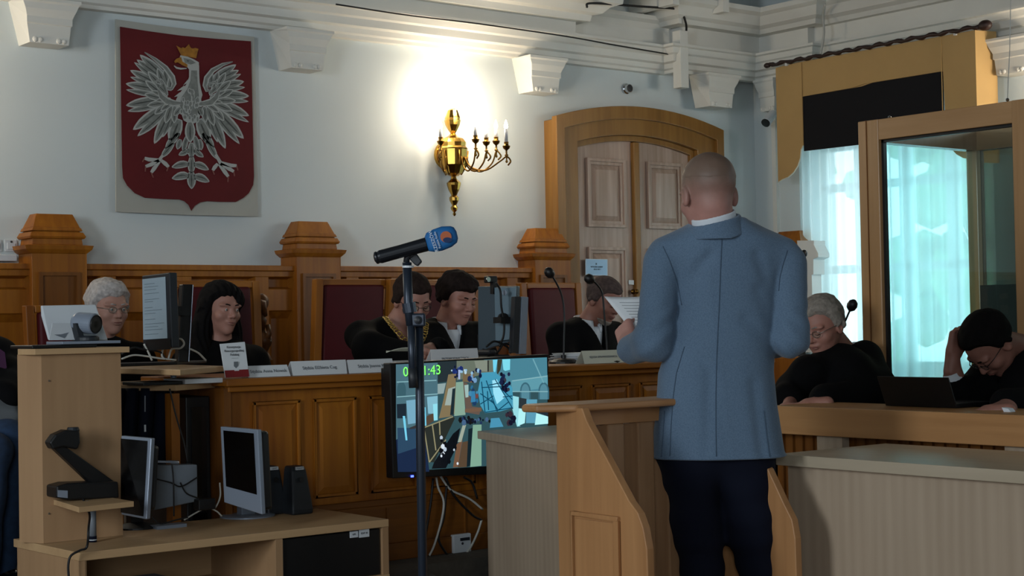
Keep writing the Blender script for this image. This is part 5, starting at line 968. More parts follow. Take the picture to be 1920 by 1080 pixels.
# ================================================================ glass booth
bo = thing('glass_booth', 'glazed booth with a light wooden frame behind the defence bench', 'booth', (6.2, 3.6, 0)); XO = 5.7
yl_ = P(1612, 400, X=XO).y; yg = P(1650, 400, X=XO).y; z1 = P(1612, 228, X=XO).z; z1b = P(1648, 262, X=XO).z
def pane(q0, q1, nm='pane'): pass
gb = bpy.data.materials.new('booth_glass'); gb.use_nodes = True; gb.node_tree.nodes.clear(); glass(gb.node_tree, (.89, .985, .985, 1), 1.5); MATS['booth_glass'] = gb
gs_ = bpy.data.materials.new('shaded_glass'); gs_.use_nodes = True; gs_.node_tree.nodes.clear(); glass(gs_.node_tree, (.34, .36, .32, 1), 1.55); MATS['shaded_glass'] = gs_  # clear glass tinted dark in place of the dim wall behind the booth
pitch = yl_-P(1901, 400, X=XO).y
ys = [yl_-k*pitch for k in range(4)]
fw = yl_-yg
for k, y in enumerate(ys): M().box(XO, XO+.06, y-fw, y, 0, z1).build('post', 'booth_wood', bo, bevel=.004)
M().box(XO-.005, XO, yl_-fw*.45, yl_-fw*.42, 1.0, z1).build('joint_line', 'oak_dark', bo)
M().box(XO+.002, XO+.058, ys[-1]-fw, yl_-fw, z1b, z1-.001).build('top_rail', 'booth_wood_y', bo, bevel=.003); M().box(XO+.002, XO+.058, ys[-1]-fw, yl_-fw, .9, 1.0).build('mid_rail', 'booth_wood_y', bo, bevel=.003); M().box(XO+.01, XO+.05, ys[-1]-fw, yl_-fw, 0, .9).build('lower_board', 'booth_wood_y', bo)
for k in range(3): M().box(XO+.028, XO+.034, ys[k+1], ys[k]-fw, 1.0, z1b).build('pane', 'booth_glass', bo)
q = M(); 
for k in range(3):
    a, b = ys[k+1], ys[k]-fw
    for s_ in ((a, a+.012, 1.0, z1b), (b-.012, b, 1.0, z1b), (a, b, z1b-.012, z1b)): q.box(XO+.02, XO+.042, *s_)
q.build('gasket', 'black_plastic', bo)
XE = 6.5
M().box(XE, XE+.06, yl_-.06, yl_, 0, z1).build('post', 'booth_wood', bo, bevel=.004); M().box(XO+.06, XE, yl_-.06, yl_, z1b, z1).build('side_rail', 'booth_wood', bo); M().box(XO+.06, XE, yl_-.06, yl_, .9, 1.0).build('side_rail', 'booth_wood', bo); M().box(XO+.06, XE, yl_-.035, yl_-.029, 1.0, z1b).build('side_pane', 'booth_glass', bo); M().box(XO+.06, XE, yl_-.05, yl_-.01, 0, .9).build('lower_board', 'booth_wood', bo)
M().box(XE+.002, XE+.058, ys[-1]-fw, yl_-.06, z1b, z1).build('back_rail', 'booth_wood_y', bo); mat('back_green', '#1c2420', .5); M().box(XE+.002, XE+.058, ys[-1], yl_-.06, .0, 1.44).build('back_board', 'back_green', bo)
for k in range(1, 4): M().box(XE, XE+.06, ys[k]-fw, ys[k], 0, z1).build('post', 'booth_wood', bo, bevel=.004)
for k in range(3): M().box(XE+.028, XE+.034, ys[k+1], ys[k]-.06, 1.44, z1b).build('back_pane', 'shaded_glass', bo)
q = M()
for x in (1668, 1889): q.ball(P(x, P(x, 200, X=XO).y*0+ (222 if x < 1700 else 187), X=XO+.03), .006, 8)
q2 = [M().ball(P(1668, 220, X=XO+.03), .008, 8).build('rail_clip', 'chrome', bo), M().ball(P(1889, 187, X=XO+.03), .008, 8).build('rail_clip', 'chrome', bo)]
# ================================================================ people: smooth implicit bodies turned into meshes
def surfnet(f, lo, hi, h, B=12):
    lo = np.array(lo, float); hi = np.array(hi, float)
    nb = np.maximum(1, np.ceil((hi-lo)/(h*B))).astype(int); n = nb*B+1
    V = np.ones(n, np.float32)
    bi = np.stack(np.meshgrid(*[np.arange(k) for k in nb], indexing='ij'), -1).reshape(-1, 3)
    cen = lo+(bi*B+B/2)*h; d = f(cen); rad = B*h*.87*1.35+.01
    act = bi[np.abs(d) < rad]; ins = bi[d <= -rad]
    for b in ins: V[b[0]*B:b[0]*B+B+1, b[1]*B:b[1]*B+B+1, b[2]*B:b[2]*B+B+1] = -1
    k = np.arange(B+1); loc = np.stack(np.meshgrid(k, k, k, indexing='ij'), -1)
    for s in range(0, len(act), 80):
        ch = act[s:s+80]; idx = ch[:, None, None, None, :]*B+loc[None]
        val = f((lo+idx.reshape(-1, 3)*h)).astype(np.float32).reshape(idx.shape[:-1])
        for b, v in zip(ch, val): V[b[0]*B:b[0]*B+B+1, b[1]*B:b[1]*B+B+1, b[2]*B:b[2]*B+B+1] = v
    V[0] = V[-1] = 1; V[:, 0] = V[:, -1] = 1; V[:, :, 0] = V[:, :, -1] = 1
    I = V < 0; C = np.zeros(np.array(V.shape)-1, np.int8)
    off = [(a, b, c) for a in (0, 1) for b in (0, 1) for c in (0, 1)]; sh = C.shape
    for a, b, c in off: C += I[a:a+sh[0], b:b+sh[1], c:c+sh[2]]
    cells = np.argwhere((C > 0) & (C < 8)); ids = -np.ones(sh, np.int32); ids[tuple(cells.T)] = np.arange(len(cells))
    cv = np.stack([V[cells[:, 0]+a, cells[:, 1]+b, cells[:, 2]+c] for a, b, c in off], 1); offn = np.array(off, float)
    acc = np.zeros((len(cells), 3)); cnt = np.zeros(len(cells))
    for i in range(8):
        for j in range(i+1, 8):
            if abs(offn[i]-offn[j]).sum() != 1: continue
            va, vb = cv[:, i], cv[:, j]; m = (va < 0) != (vb < 0); t = np.where(m, va/(va-vb+1e-12), 0)
            acc += np.where(m[:, None], offn[i]+(offn[j]-offn[i])*t[:, None], 0); cnt += m
    verts = lo+(cells+acc/cnt[:, None])*h; faces = []
    for ax in range(3):
        u, v = [(1, 2), (2, 0), (0, 1)][ax]
        sl0 = [slice(None)]*3; sl1 = [slice(None)]*3; sl0[ax] = slice(0, -1); sl1[ax] = slice(1, None)
        a, b = I[tuple(sl0)], I[tuple(sl1)]; e = np.argwhere(a != b); e = e[(e[:, u] > 0) & (e[:, v] > 0) & (e[:, u] < V.shape[u]-1) & (e[:, v] < V.shape[v]-1)]
        du = np.zeros(3, int); du[u] = 1; dv = np.zeros(3, int); dv[v] = 1
        q = [ids[tuple(x.T)] for x in (e-du-dv, e-dv, e, e-du)]; q = np.stack(q, 1); flip = ~a[tuple(e.T)]; q[flip] = q[flip][:, ::-1]
        faces.append(q)
    faces = np.concatenate(faces) if faces else np.zeros((0, 4), int); faces = faces[(faces >= 0).all(1)]
    return verts, faces
def A3(v): return np.array(tuple(v), float)
def smin(a, b, k):
    h = np.clip(.5+.5*(b-a)/k, 0, 1); return b*(1-h)+a*h-k*h*(1-h)
def smax(a, b, k): return -smin(-a, -b, k)
def ell(p, c, r):
    q = p-A3(c); r = np.array(r, float); k0 = np.sqrt(((q/r)**2).sum(-1)); k1 = np.sqrt(((q/r**2)**2).sum(-1))+1e-9; return k0*(k0-1)/k1
def cap(p, a, b, ra, rb=None):
    rb = ra if rb is None else rb; a = A3(a); d = A3(b)-a; t = np.clip(((p-a)@d)/(d@d+1e-12), 0, 1)
    return np.sqrt(((p-a-t[:, None]*d)**2).sum(-1))-(ra+(rb-ra)*t)
def rbox(p, c, R, hs, r):
    q = np.abs((p-A3(c))@R)-np.array(hs, float)+r; return np.sqrt((np.maximum(q, 0)**2).sum(-1))+np.minimum(q.max(-1), 0)-r
def wob(p, s, seed=0):
    x, y, z = p[:, 0]*s, p[:, 1]*s, p[:, 2]*s; a = seed*1.7
    return (np.sin(x+1.3*np.sin(y*.9+a)+a)*np.sin(y*1.1+1.2*np.sin(z*.8+a))+np.sin(z*1.3+1.1*np.sin(x*.7+a*2)))*.5
def mesh_from(name, parts, m, parent, smooth=True):
    vs, fs, n = [], [], 0
    for v, f in parts: vs.append(v); fs.append(f+n); n += len(v)
    v = np.concatenate(vs); f = np.concatenate(fs); me = bpy.data.meshes.new(name)
    me.from_pydata(v.tolist(), [], f.tolist()); me.update(); return link(name, me, m, parent, smooth)
def rotm(fwd, pitch=0, roll=0):
    """columns: right, forward, up; pitch>0 looks down, roll>0 leans to own right"""
    f = A3(fwd); f[2] = 0; f /= np.linalg.norm(f); r = np.cross(f, [0, 0, 1]); u = np.array([0, 0, 1.])
    c, s = math.cos(pitch), math.sin(pitch); f2 = f*c-u*s; u2 = u*c+f*s
    c, s = math.cos(roll), math.sin(roll); r3 = r*c-u2*s; u3 = u2*c+r*s
    return np.stack([r3, f2, u3], 1)
def head_sdf(q, w=1.0, jaw=1.0, nose=1.0):
    """q in head space: x right, y forward, z up, origin at eye level in the middle of the skull"""
    d = ell(q, (0, -.012, .032), (.077*w, .098, .086))
    d = smin(d, ell(q, (0, .022, -.02), (.066*w, .072, .085)), .03)
    d = smin(d, ell(q, (0, .028, -.066), (.052*w*jaw, .056, .048)), .03)
    d = smin(d, ell(q, (0, .066, -.1), (.024*jaw, .022, .02)), .025)
    q2 = q.copy(); q2[:, 0] = np.abs(q2[:, 0])
    d = smin(d, ell(q2, (.034, .078, .022), (.028, .014, .009)), .014)
    d = smin(d, ell(q2, (.043, .058, -.03), (.024, .026, .022)), .02)
    d = smax(d, -ell(q2, (.031, .105, .0), (.018, .016, .012)), .012)
    d = smin(d, ell(q2, (.031, .079, .0), (.0135, .0125, .0105)), .004)
    d = smin(d, cap(q, (0, .085, .012), (0, .108*nose, -.028), .008, .0115), .008)
    d = smin(d, ell(q2, (.011, .094, -.033), (.008, .011, .008)), .006)
    d = smin(d, ell(q, (0, .085, -.056), (.026, .015, .011)), .01)
    d = smin(d, ell(q, (0, .0955, -.0565), (.021, .007, .0045)), .004); d = smin(d, ell(q, (0, .094, -.067), (.018, .008, .0055)), .004)
    d = smax(d, -ell(q, (0, .104, -.0615), (.024, .01, .0014)), .003)
    e = ell(q2, (.079*w, -.008, -.012), (.011, .021, .033)); e = smax(e, -ell(q2, (.089*w, -.004, -.008), (.007, .012, .021)), .006)
    return smin(d, e, .006)
def hair_sdf(q, hd, style):
    t = style.get('t', .012); hl = style.get('z0', 0)+(style['k']*q[:, 1] if 'plain' in style else np.interp(q[:, 1], [-.11, -.06, -.03, -.012, .006, .018, .03, .05, .07, .1], [-.075, -.065, -.05, -.02, -.024, -.018, .022, .045, .055, .062])); ln_ = q[:, 2]-hl+(0 if 'plain' in style else wob(q, 48, 5)*.006); ramp = np.clip(ln_/(.06 if 'plain' in style else .022), -.35, 1)
    base = ell(q, (0, -.014, .036), (.079*style.get('w', 1), .101, .088))
    d = (hd if 'plain' in style else smin(base, hd, .01))-t*ramp
    line = ln_; top = style.get('front')
    cut = -line
    if top is not None and 'usefront' in style: cut = smax(cut, q[:, 1]-top, .012)
    if 'wig' in style: cut = cut+wob(q, 60, 3)*style['wig']
    d = smax(d, cut*.8, .01)
    if 'part' in style:   # extra volume swept to one side
        d = smin(d, smax(ell(q, style['part'][0], style['part'][1]), -(q[:, 2]-style['part'][2]), .01), .02)
    return d+wob(q, 70, 1)*style.get('rough', .0022)+wob(q*np.array([1, .35, .6]), 190, 2)*style.get('rough', .0022)*.7
MATS_SKIN = {}
def skin(name, col):
    if name in MATS: return name
    m = mat(name, col, .55, noise=(22, .07)); b = m.node_tree.nodes['Principled BSDF']; b.inputs['Subsurface Weight'].default_value = .08; b.inputs['Subsurface Radius'].default_value = (.012, .004, .002); b.inputs['Subsurface Scale'].default_value = .5; return name
def hairmat(name, c):
    if name in MATS: return name
    mat(name, c, .85, spec=.15, noise=(60, .3), bump=(160, .5)); return name
def hand_sdf(p, wrist, d, n, side, curl=(.5, .6, .7, .8), thumb=.4, s=1.0, spread=.06, stub=.06):
    """wrist point, finger direction d, palm normal n (towards what the palm faces); side=+1: thumb on d x n side"""
    d = A3(d); d /= np.linalg.norm(d); n = A3(n); n -= d*(n@d); n /= np.linalg.norm(n); w = np.cross(d, n)*side
    W0 = A3(wrist); R = np.stack([d, w, n], 1)
    v = rbox(p, W0+d*.05*s, R, (.048*s, .038*s, .0135*s), .013*s)
    v = smin(v, cap(p, W0-d*stub*s, W0+d*.02*s, .026*s, .027*s), .02*s)
    v = smin(v, ell((p-W0)@R, (.03*s, .026*s, .01*s), (.032*s, .015*s, .014*s)), .012*s)
    for i, (ln, r) in enumerate(((.07, .0088), (.078, .0092), (.072, .0088), (.058, .0078))):
        b = W0+d*(.092-.004*abs(i-1))*s+w*(.029-.0195*i)*s; ang = 0; q = b; f = None
        dd = d+w*spread*(1.5-i)*.8
        for k_, fr in enumerate((.42, .32, .26)):
            ang += curl[i]*(1.0, 1.1, .8)[k_]; di = dd*math.cos(ang)+n*math.sin(ang); e = q+di/np.linalg.norm(di)*ln*fr*s
            c_ = cap(p, q, e, r*(1-.08*k_)*s, r*(.94-.08*k_)*s); f = c_ if f is None else smin(f, c_, .003*s); q = e
        v = smin(v, f, .004*s)
    b = W0+d*.03*s+w*.034*s+n*.006*s; t1 = b+(d*.62+w*(.6-.3*thumb)+n*(.3+thumb*.5))*.036*s; t2 = t1+(d*.8+w*(.15-.5*thumb)+n*(.25+thumb*.5))*.03*s
    th = smin(cap(p, b, t1, .0125*s, .0105*s), cap(p, t1, t2, .0105*s, .0085*s), .004*s)
    return smin(v, th, .01*s)
mat('iris_dark', '#120d0a', .2); mat('eye_white', '#b8b4ae', .3); mat('frame_dark', '#1a1416', .3); mat('frame_metal', '#8a8076', .3, metal=.8); mat('lip', '#7d4a44', .5)
def person(name_label, hc, fwd, pitch, roll, skin_m, hair_m, hair, scale=1.0, headw=1.0, jaw=1.0, eyes='open', brow=None, glasses=None, neck=None, hands=(), group=None, base=None, extra_hair=None, beard=None, h=.0035, arms=()):
    hc = A3(hc); Rh = rotm(fwd, pitch, roll); t = thing('person', name_label, 'person', base or (hc[0], hc[1], ZP), group)
    def ql(p): return ((p-hc)@Rh)/scale
    W_ = lambda x, y, z: hc+Rh@(np.array([x, y, z])*scale)
    nb = A3(neck) if neck is not None else hc+np.array([0, 0, -.2])-A3(fwd)*.03
    def f(p):
        q = ql(p); d = head_sdf(q, headw, jaw)*scale
        d = smin(d, cap(p, W_(0, -.025, -.045), nb, .056*scale, .062*scale), .025)
        d = smin(d, ell(p, nb+np.array([0, 0, -.05]), (.07, .07, .05)), .02)
        for pl in arms:
            pp = [nb+np.array([0, 0, -.05])]+[A3(v) for v in pl]; rs = [.05, .048]+[.042, .034, .027][-(len(pp)-2):]
            for i in range(len(pp)-1): d = smin(d, cap(p, pp[i], pp[i+1], rs[i], rs[i+1]), .02)
        for hd in hands: d = smin(d, hand_sdf(p, **hd), .006)
        return d
    lo = np.minimum(hc-.15*scale, nb-.12); hi = np.maximum(hc+.15*scale, nb+.12)
    for pl in arms:
        for v in pl: lo = np.minimum(lo, A3(v)-.07); hi = np.maximum(hi, A3(v)+.07)
    for hd in hands: lo = np.minimum(lo, A3(hd['wrist'])-.17); hi = np.maximum(hi, A3(hd['wrist'])+.17)
    parts = [surfnet(f, lo, hi, h if not arms else .0038)]
    body = mesh_from('body', parts, skin_m, t)
    if hair:
        g = lambda p: hair_sdf(ql(p), head_sdf(ql(p), headw, jaw), hair)*scale
        if extra_hair is not None:
            g0 = g; g = lambda p: extra_hair(ql(p), g0(p)/scale)*scale
        mesh_from('hair', [surfnet(g, hc-(.17*scale if extra_hair is None else .34), hc+.17*scale, h)], hair_m, t)
    if beard:
        g = lambda p: np.maximum(head_sdf(ql(p), headw, jaw)-.0035, np.maximum(ql(p)[:, 2]+beard[0]+wob(ql(p), 80)*.004, np.maximum(.035-ql(p)[:, 1], -ell(ql(p), (0, .1, -.062), (.03, .03, .011)))))*scale
        mesh_from('beard', [surfnet(g, hc-.15*scale, hc+.15*scale, h)], beard[1], t)
    if brow:
        for s_ in (-1, 1): M().tube([W_(s_*.014, .094, .0225), W_(s_*.032, .093, .027), W_(s_*.05, .08, .022)], [.003*scale, .0036*scale, .002*scale], 6).build('eyebrow', brow, t, smooth=True)
    for s_ in (-1, 1):
        if eyes == 'open':
            e = M().ball(W_(s_*.031, .0845, .0), (.0085*scale,)*3, 12).build('eye', 'eye_white', t, smooth=True); M().ball(W_(s_*.031, .0885, .0), (.0052*scale,)*3, 10).build('iris', 'iris_dark', e, smooth=True)
        else: M().tube([W_(s_*.018, .0895, -.006), W_(s_*.031, .0935, -.009), W_(s_*.045, .087, -.006)], .0012*scale, 6).build('eyelashes', 'iris_dark', t)
    M().tube([W_(-.021, .098, -.0615), W_(0, .1035, -.0612), W_(.021, .098, -.0615)], [.0015*scale, .0032*scale, .0015*scale], 8).build('lips', 'lip', t, smooth=True)
    if glasses:
        gm_, dz = glasses; gl = M()
        for s_ in (-1, 1):
            gl.tube([W_(s_*.033+.0205*math.cos(a), .104-.004*abs(math.cos(a)), dz+.0145*math.sin(a)) for a in [k*PI/9 for k in range(18)]], .0014*scale, 6, closed=True)
            gl.tube([W_(s_*.053, .1, dz+.004), W_(s_*.074, .06, dz+.006), W_(s_*.084*headw, .0, dz+.004)], .0016*scale, 6)
        gl.tube([W_(-.013, .106, dz+.004), W_(0, .11, dz+.007), W_(.013, .106, dz+.004)], .0014*scale, 6)
        g_ = gl.build('glasses', gm_, t, smooth=True)
        for s_ in (-1, 1): M().prism([W_(s_*.033+.0195*math.cos(a), .1035, dz+.0135*math.sin(a)) for a in [k*PI/8 for k in range(16)]], Vector(Rh[:, 1]*.0008)).build('lens', 'window_glass', g_)
    return t, W_, nb, Rh
def garment(name, f, lo, hi, m, parent, h=.009): return mesh_from(name, [surfnet(f, lo, hi, h)], m, parent)
def robe(t, nb, fwd, sh, el, wr, m='robe', lean=(0, 0), base=None, vneck=True, wid=1.0, h=.009, zlow=None, sl=1.0):
    """black gown: nb neck base, sh/el/wr = (left, right) shoulder, elbow, wrist points"""
    nb = A3(nb); F = A3(fwd); F[2] = 0; F /= np.linalg.norm(F); R_ = np.cross(F, [0, 0, 1]); zlow = ZP+.45 if zlow is None else zlow
    sh = [A3(s) for s in sh]; el = [A3(s) for s in el]; wr = [A3(s) for s in wr]; mid = (sh[0]+sh[1])/2
    hip = np.array([mid[0]-F[0]*.08+lean[0], mid[1]-F[1]*.08+lean[1], zlow])
    def f(p):
        d = None
        for k, (t_, rx, ry) in enumerate(((.12, .19, .125), (.38, .19, .14), (.7, .2, .15), (1, .22, .17))):
            c = mid+(hip-mid)*t_; q = np.stack([(p-c)@R_, (p-c)@F, p[:, 2]-c[2]], 1); e = ell(q, (0, 0, 0), (rx*wid, ry*wid, .17)); d = e if d is None else smin(d, e, .08)
        for i in (0, 1):
            d = smin(d, cap(p, nb+np.array([0, 0, -.03]), sh[i], .062, .068), .05)
            a = smin(cap(p, sh[i], el[i], .07*sl, .078*sl), cap(p, el[i], wr[i], .075*sl, .07*sl), .04); d = smin(d, a, .045)
        q = p-mid; u = (q@R_); d = d+.0045*np.sin(u*55+wob(p, 9, 2)*2.2)*np.clip((mid[2]+.02-p[:, 2])*4, 0, 1)+wob(p, 26, 1)*.0035
        if vneck:
            c = nb+F*.05; v = smax(cap(p, nb+np.array([0, 0, .12]), nb+np.array([0, 0, -.02])+F*.01, .066, .06), -10*np.ones(len(p)), .01)
            n1 = np.stack([(p-nb)@R_, (p-nb)@F, p[:, 2]-nb[2]], 1)
            wedge = np.maximum(np.abs(n1[:, 0])*1.0-(.058+.42*n1[:, 2]), -n1[:, 1]+.03); v = np.minimum(v, np.maximum(wedge, -(n1[:, 2]+.17)))
            d = smax(d, -v, .012)
        return d
    pts = np.array([nb, mid, hip]+sh+el+wr); lo = pts.min(0)-.26; hi = pts.max(0)+.2; lo[2] = max(lo[2], zlow-.12); return garment('robe', f, lo, hi, m, t, h)
def collar(t, W_, nb, fwd, m='shirt', hgt=.04, r=.066, tips=True, gap=.35):
    nb = A3(nb); F = A3(fwd); F[2] = 0; F /= np.linalg.norm(F); R_ = np.cross(F, [0, 0, 1]); top = A3(W_(0, -.03, -.105))
    ax = top-nb; ax[2] = abs(ax[2]); ax /= np.linalg.norm(ax)
    q = M(); n = 26; vs = []
    for j, (rr, z) in enumerate(((r*1.12, -.03), (r, .02), (r*.96, hgt), (r*1.06, hgt*.9), (r*1.22, .0), (r*1.26, -.012))):
        for i in range(n+1):
            a = gap*.5+(2*PI-gap)*i/n; drop = .0
            if j >= 4: drop = -.02*max(0, math.cos(a))**6
            v = nb+F*math.cos(a)*rr+R_*math.sin(a)*rr+np.array([0, 0, z-.018*math.cos(a)*.9+drop]); vs.append(tuple(v))
    fs = [(j*(n+1)+i, j*(n+1)+i+1, (j+1)*(n+1)+i+1, (j+1)*(n+1)+i) for j in range(5) for i in range(n)]
    q.add(vs, fs); o = q.build('shirt_collar', m, t, smooth=True, solid=.003)
    # shirt front in the opening of the gown
    q = M(); 
    def fn(u, v): x = (u-.5)*.125*(1-v*.8); return tuple(nb+R_*x+F*(.075+.045*v-.5*x*x*8)+np.array([0, 0, -.01-.19*v]))
    q.grid(9, 9, fn).build('shirt_front', m, t, smooth=True, solid=.003)
    return o
mat('shirt', '#c4cad0', .8); mat('shirt_white', '#d4dbe2', .8)
skin('skin_a', '#a8796a'); skin('skin_b', '#b58878'); skin('skin_c', '#96685a'); skin('skin_d', '#a77566'); skin('skin_man', '#a87465')
hairmat('hair_white', '#b3adaa'); hairmat('hair_black', '#0c0a0b'); hairmat('hair_brown', '#2a1f1b'); hairmat('hair_dark_brown', '#211816'); hairmat('hair_grey', '#4f4340'); hairmat('hair_silver', '#8d857c'); mat('hair_crew', '#7b675b', .6, spec=.4, noise=(60, .06))
def dirv(deg): return (math.cos(math.radians(deg)), math.sin(math.radians(deg)), 0)
# viewing direction is about 52 deg left of +X ... towards the camera = -128 deg
def H(x, y, Y): return P(x, y, Y=Y)
# --- white haired judge, turned to the picture's right
hc = H(203, 577, 7.15); fw = dirv(-92)
t, W_, nb, Rh = person('white haired person in glasses and black robe, left of the angled monitor', hc, dirv(-85), .12, 0, 'skin_b', 'hair_white', {'t': .02, 'z0': .004, 'k': .5, 'front': .085, 'rough': .004, 'w': 1.04}, glasses=('frame_metal', 0), brow='hair_white', neck=A3(hc)+np.array([-.03, .03, -.19]), scale=1.0, headw=1.02)
robe(t, nb, dirv(-95), (nb+A3((-.2, 0, -.05)), nb+A3((.2, 0, -.06))), (nb+A3((-.26, -.1, -.32)), nb+A3((.25, -.15, -.32))), (nb+A3((-.12, -.36, -.34)), nb+A3((.1, -.4, -.34))), vneck=False)
# --- woman with long black hair
hc = H(415, 580, 7.0)
def longhair(q, d):
    for s_ in (-1, 1):
        d = smin(d, cap(q, (s_*.062, -.02, .03), (s_*.088, -.03, -.1), .04, .045), .03); d = smin(d, cap(q, (s_*.088, -.03, -.1), (s_*.10, .0, -.25), .045, .05), .03)
    d = smin(d, ell(q, (0, -.06, -.08), (.1, .06, .14)), .04); d = smin(d, ell(q, (-.05, .03, .05), (.045, .06, .055)), .02)
    d = smax(d, -ell(q, (.016, .12, -.02), (.05, .085, .1)), .008)
    return d+.0025*np.sin(q[:, 0]*240+wob(q, 18)*4)
t, W_, nb, Rh = person('person with long straight black hair in a black robe behind the booklet', hc, dirv(-84), .06, -.05, 'skin_a', 'hair_black', {'t': .02, 'z0': .01, 'k': .45, 'front': .085, 'rough': .002}, extra_hair=longhair, brow='hair_black', neck=A3(hc)+np.array([.01, .03, -.2]), headw=.95, jaw=.9)
robe(t, nb, dirv(-100), (nb+A3((-.18, 0, -.06)), nb+A3((.18, 0, -.06))), (nb+A3((-.24, -.1, -.32)), nb+A3((.23, -.12, -.34))), (nb+A3((-.1, -.36, -.34)), nb+A3((.12, -.38, -.34))), vneck=False)
# --- presiding judge with the chain, reading
hc = H(773, 562, 6.4); wl = H(795, 655, 6.0)
w0_, w1_ = H(806, 655, 6.08), H(775, 668, 6.1); n0_ = A3(hc)+np.array([-.04, .09, -.135])
t, W_, nb, Rh = person('person with glasses, black robe and gold chain of office, reading behind the microphone stand', hc, dirv(-98), .42, .0, 'skin_a', 'hair_brown', {'t': .011, 'z0': .004, 'k': .75, 'front': .07, 'rough': .0015}, glasses=('frame_dark', -.004), brow='hair_brown', eyes='down', neck=n0_, h=.003, arms=[(n0_+A3((.2, -.02, -.05)), n0_+A3((.27, -.12, -.28)), w0_), (n0_+A3((-.2, 0, -.05)), H(694, 655, 6.3), w1_)],
    hands=[dict(wrist=tuple(H(806, 655, 6.08)), d=(-.6, -.75, -.1), n=(-.4, .2, -.9), side=1, curl=(.75, .8, .85, .9), thumb=.6), dict(wrist=tuple(H(775, 668, 6.1)), d=(.5, -.8, -.05), n=(.3, 0, -1), side=-1, curl=(.3, .35, .4, .5), thumb=.3)])
F = dirv(-100); rb = robe(t, nb, F, (nb+A3((-.2, .0, -.04)), nb+A3((.2, -.02, -.05))), (H(694, 655, 6.3), nb+A3((.27, -.12, -.28))), (H(765, 668, 6.15), H(820, 660, 6.12)), vneck=True, wid=1.05)
# chain of office: links laid over both shoulders
ch = None
def onrobe(x, y, Y): return P(x, y, Y=Y)
la = spline([P(722, 595, Y=6.46), P(731, 606, Y=6.36), P(742, 619, Y=6.28), P(756, 634, Y=6.24), P(768, 646, Y=6.2), P(780, 650, Y=6.18)], 6); ra = spline([P(799, 608, Y=6.25), P(797, 622, Y=6.2), P(792, 636, Y=6.18), P(783, 650, Y=6.18)], 6)
def links(pts, stp=.021):
    acc = 0; out = []
    for a, b in zip(pts[:-1], pts[1:]):
        L = (b-a).length
        while acc < L: out.append((a+(b-a)*(acc/L), (b-a).normalized())); acc += stp
        acc -= L
    return out
q = M()
for i, (c, d) in enumerate(links(la)+links(ra)):
    n_ = Vector((-.4, -.9, .3)); s_ = d.cross(n_).normalized(); q.tube([c+d*.0135*math.cos(a)+s_*.0115*math.sin(a)+n_*.004*(i % 2) for a in [k*PI/5 for k in range(10)]], .0026, 5, closed=True)
q.tube([la[-1]+Vector((.012*math.cos(a), -.01, -.03+.02*math.sin(a))) for a in [k*PI/5 for k in range(10)]], .004, 6, closed=True)
co_ = q.build('chain_of_office', 'gold_chain', t, smooth=True); co_['label'] = 'gold link chain of office'
# --- dark haired judge
hc = H(858, 560, 6.45)
t, W_, nb, Rh = person('dark haired person in a black robe with open white collar, left of the webcam', hc, dirv(-86), .28, -.03, 'skin_d', 'hair_dark_brown', {'t': .02, 'z0': .012, 'k': .62, 'front': .09, 'rough': .004, 'wig': .006, 'part': ((.0, .03, .08), (.075, .075, .038), .045)}, brow='hair_dark_brown', eyes='down', neck=A3(hc)+np.array([-.03, .07, -.145]), h=.003)
collar(t, W_, nb, dirv(-92), 'shirt_white', gap=.9, r=.072)
robe(t, nb, dirv(-92), (nb+A3((-.2, 0, -.05)), nb+A3((.2, 0, -.05))), (nb+A3((-.24, -.08, -.32)), nb+A3((.26, -.08, -.32))), (nb+A3((-.1, -.3, -.34)), nb+A3((.14, -.3, -.34))), vneck=True)
# --- grey haired judge at the right end
hc = H(1133, 563, 6.6)
t, W_, nb, Rh = person('grey haired person with a short pale chin beard and black robe, behind the held sheet', hc, dirv(-82), .42, -.1, 'skin_c', 'hair_grey', {'t': .009, 'z0': .008, 'k': .8, 'front': .05, 'rough': .0012}, brow='hair_grey', eyes='down', neck=A3(hc)+np.array([-.05, .09, -.135]), beard=(.092, 'hair_silver'), headw=1.05)
collar(t, W_, nb, dirv(-90), 'shirt_white', gap=.5, r=.07)
robe(t, nb, dirv(-88), (nb+A3((-.2, 0, -.06)), nb+A3((.2, 0, -.06))), (nb+A3((-.27, -.12, -.32)), nb+A3((.26, -.1, -.32))), (nb+A3((-.1, -.36, -.33)), nb+A3((.12, -.34, -.33))), vneck=True, wid=1.1)
# --- white haired lawyer on the right, head bowed to the left
hc = P(1541, 611, X=5.33)
t, W_, nb, Rh = person('white haired lawyer in glasses and black robe bowed beside the standing man', hc, dirv(187), .36, .05, 'skin_d', 'hair_silver', {'t': .013, 'z0': .014, 'k': .75, 'front': .055, 'rough': .003}, glasses=('frame_metal', -.002), brow='hair_silver', eyes='down', neck=A3(P(1584, 668, X=5.53)), headw=1.03, base=(5.5, 4.2, 0), h=.003, arms=[(P(1622, 672, X=5.55), P(1650, 735, X=5.45), P(1546, 752, X=5.1), P(1524, 758, X=5.02)), (P(1514, 704, X=5.2), P(1490, 735, X=5.2), P(1478, 764, X=4.98))],
    hands=[dict(wrist=tuple(P(1524, 758, X=5.02)), d=(-.5, .8, -.1), n=(0, 0, -1), side=1, curl=(.35, .4, .45, .5), thumb=.3), dict(wrist=tuple(P(1478, 764, X=4.98)), d=(-.7, -.5, -.1), n=(0, 0, -1), side=-1, curl=(.4, .45, .5, .6), thumb=.4)])
F = dirv(165); collar(t, W_, nb, dirv(165), 'shirt_white', r=.075, gap=.3, hgt=.045)
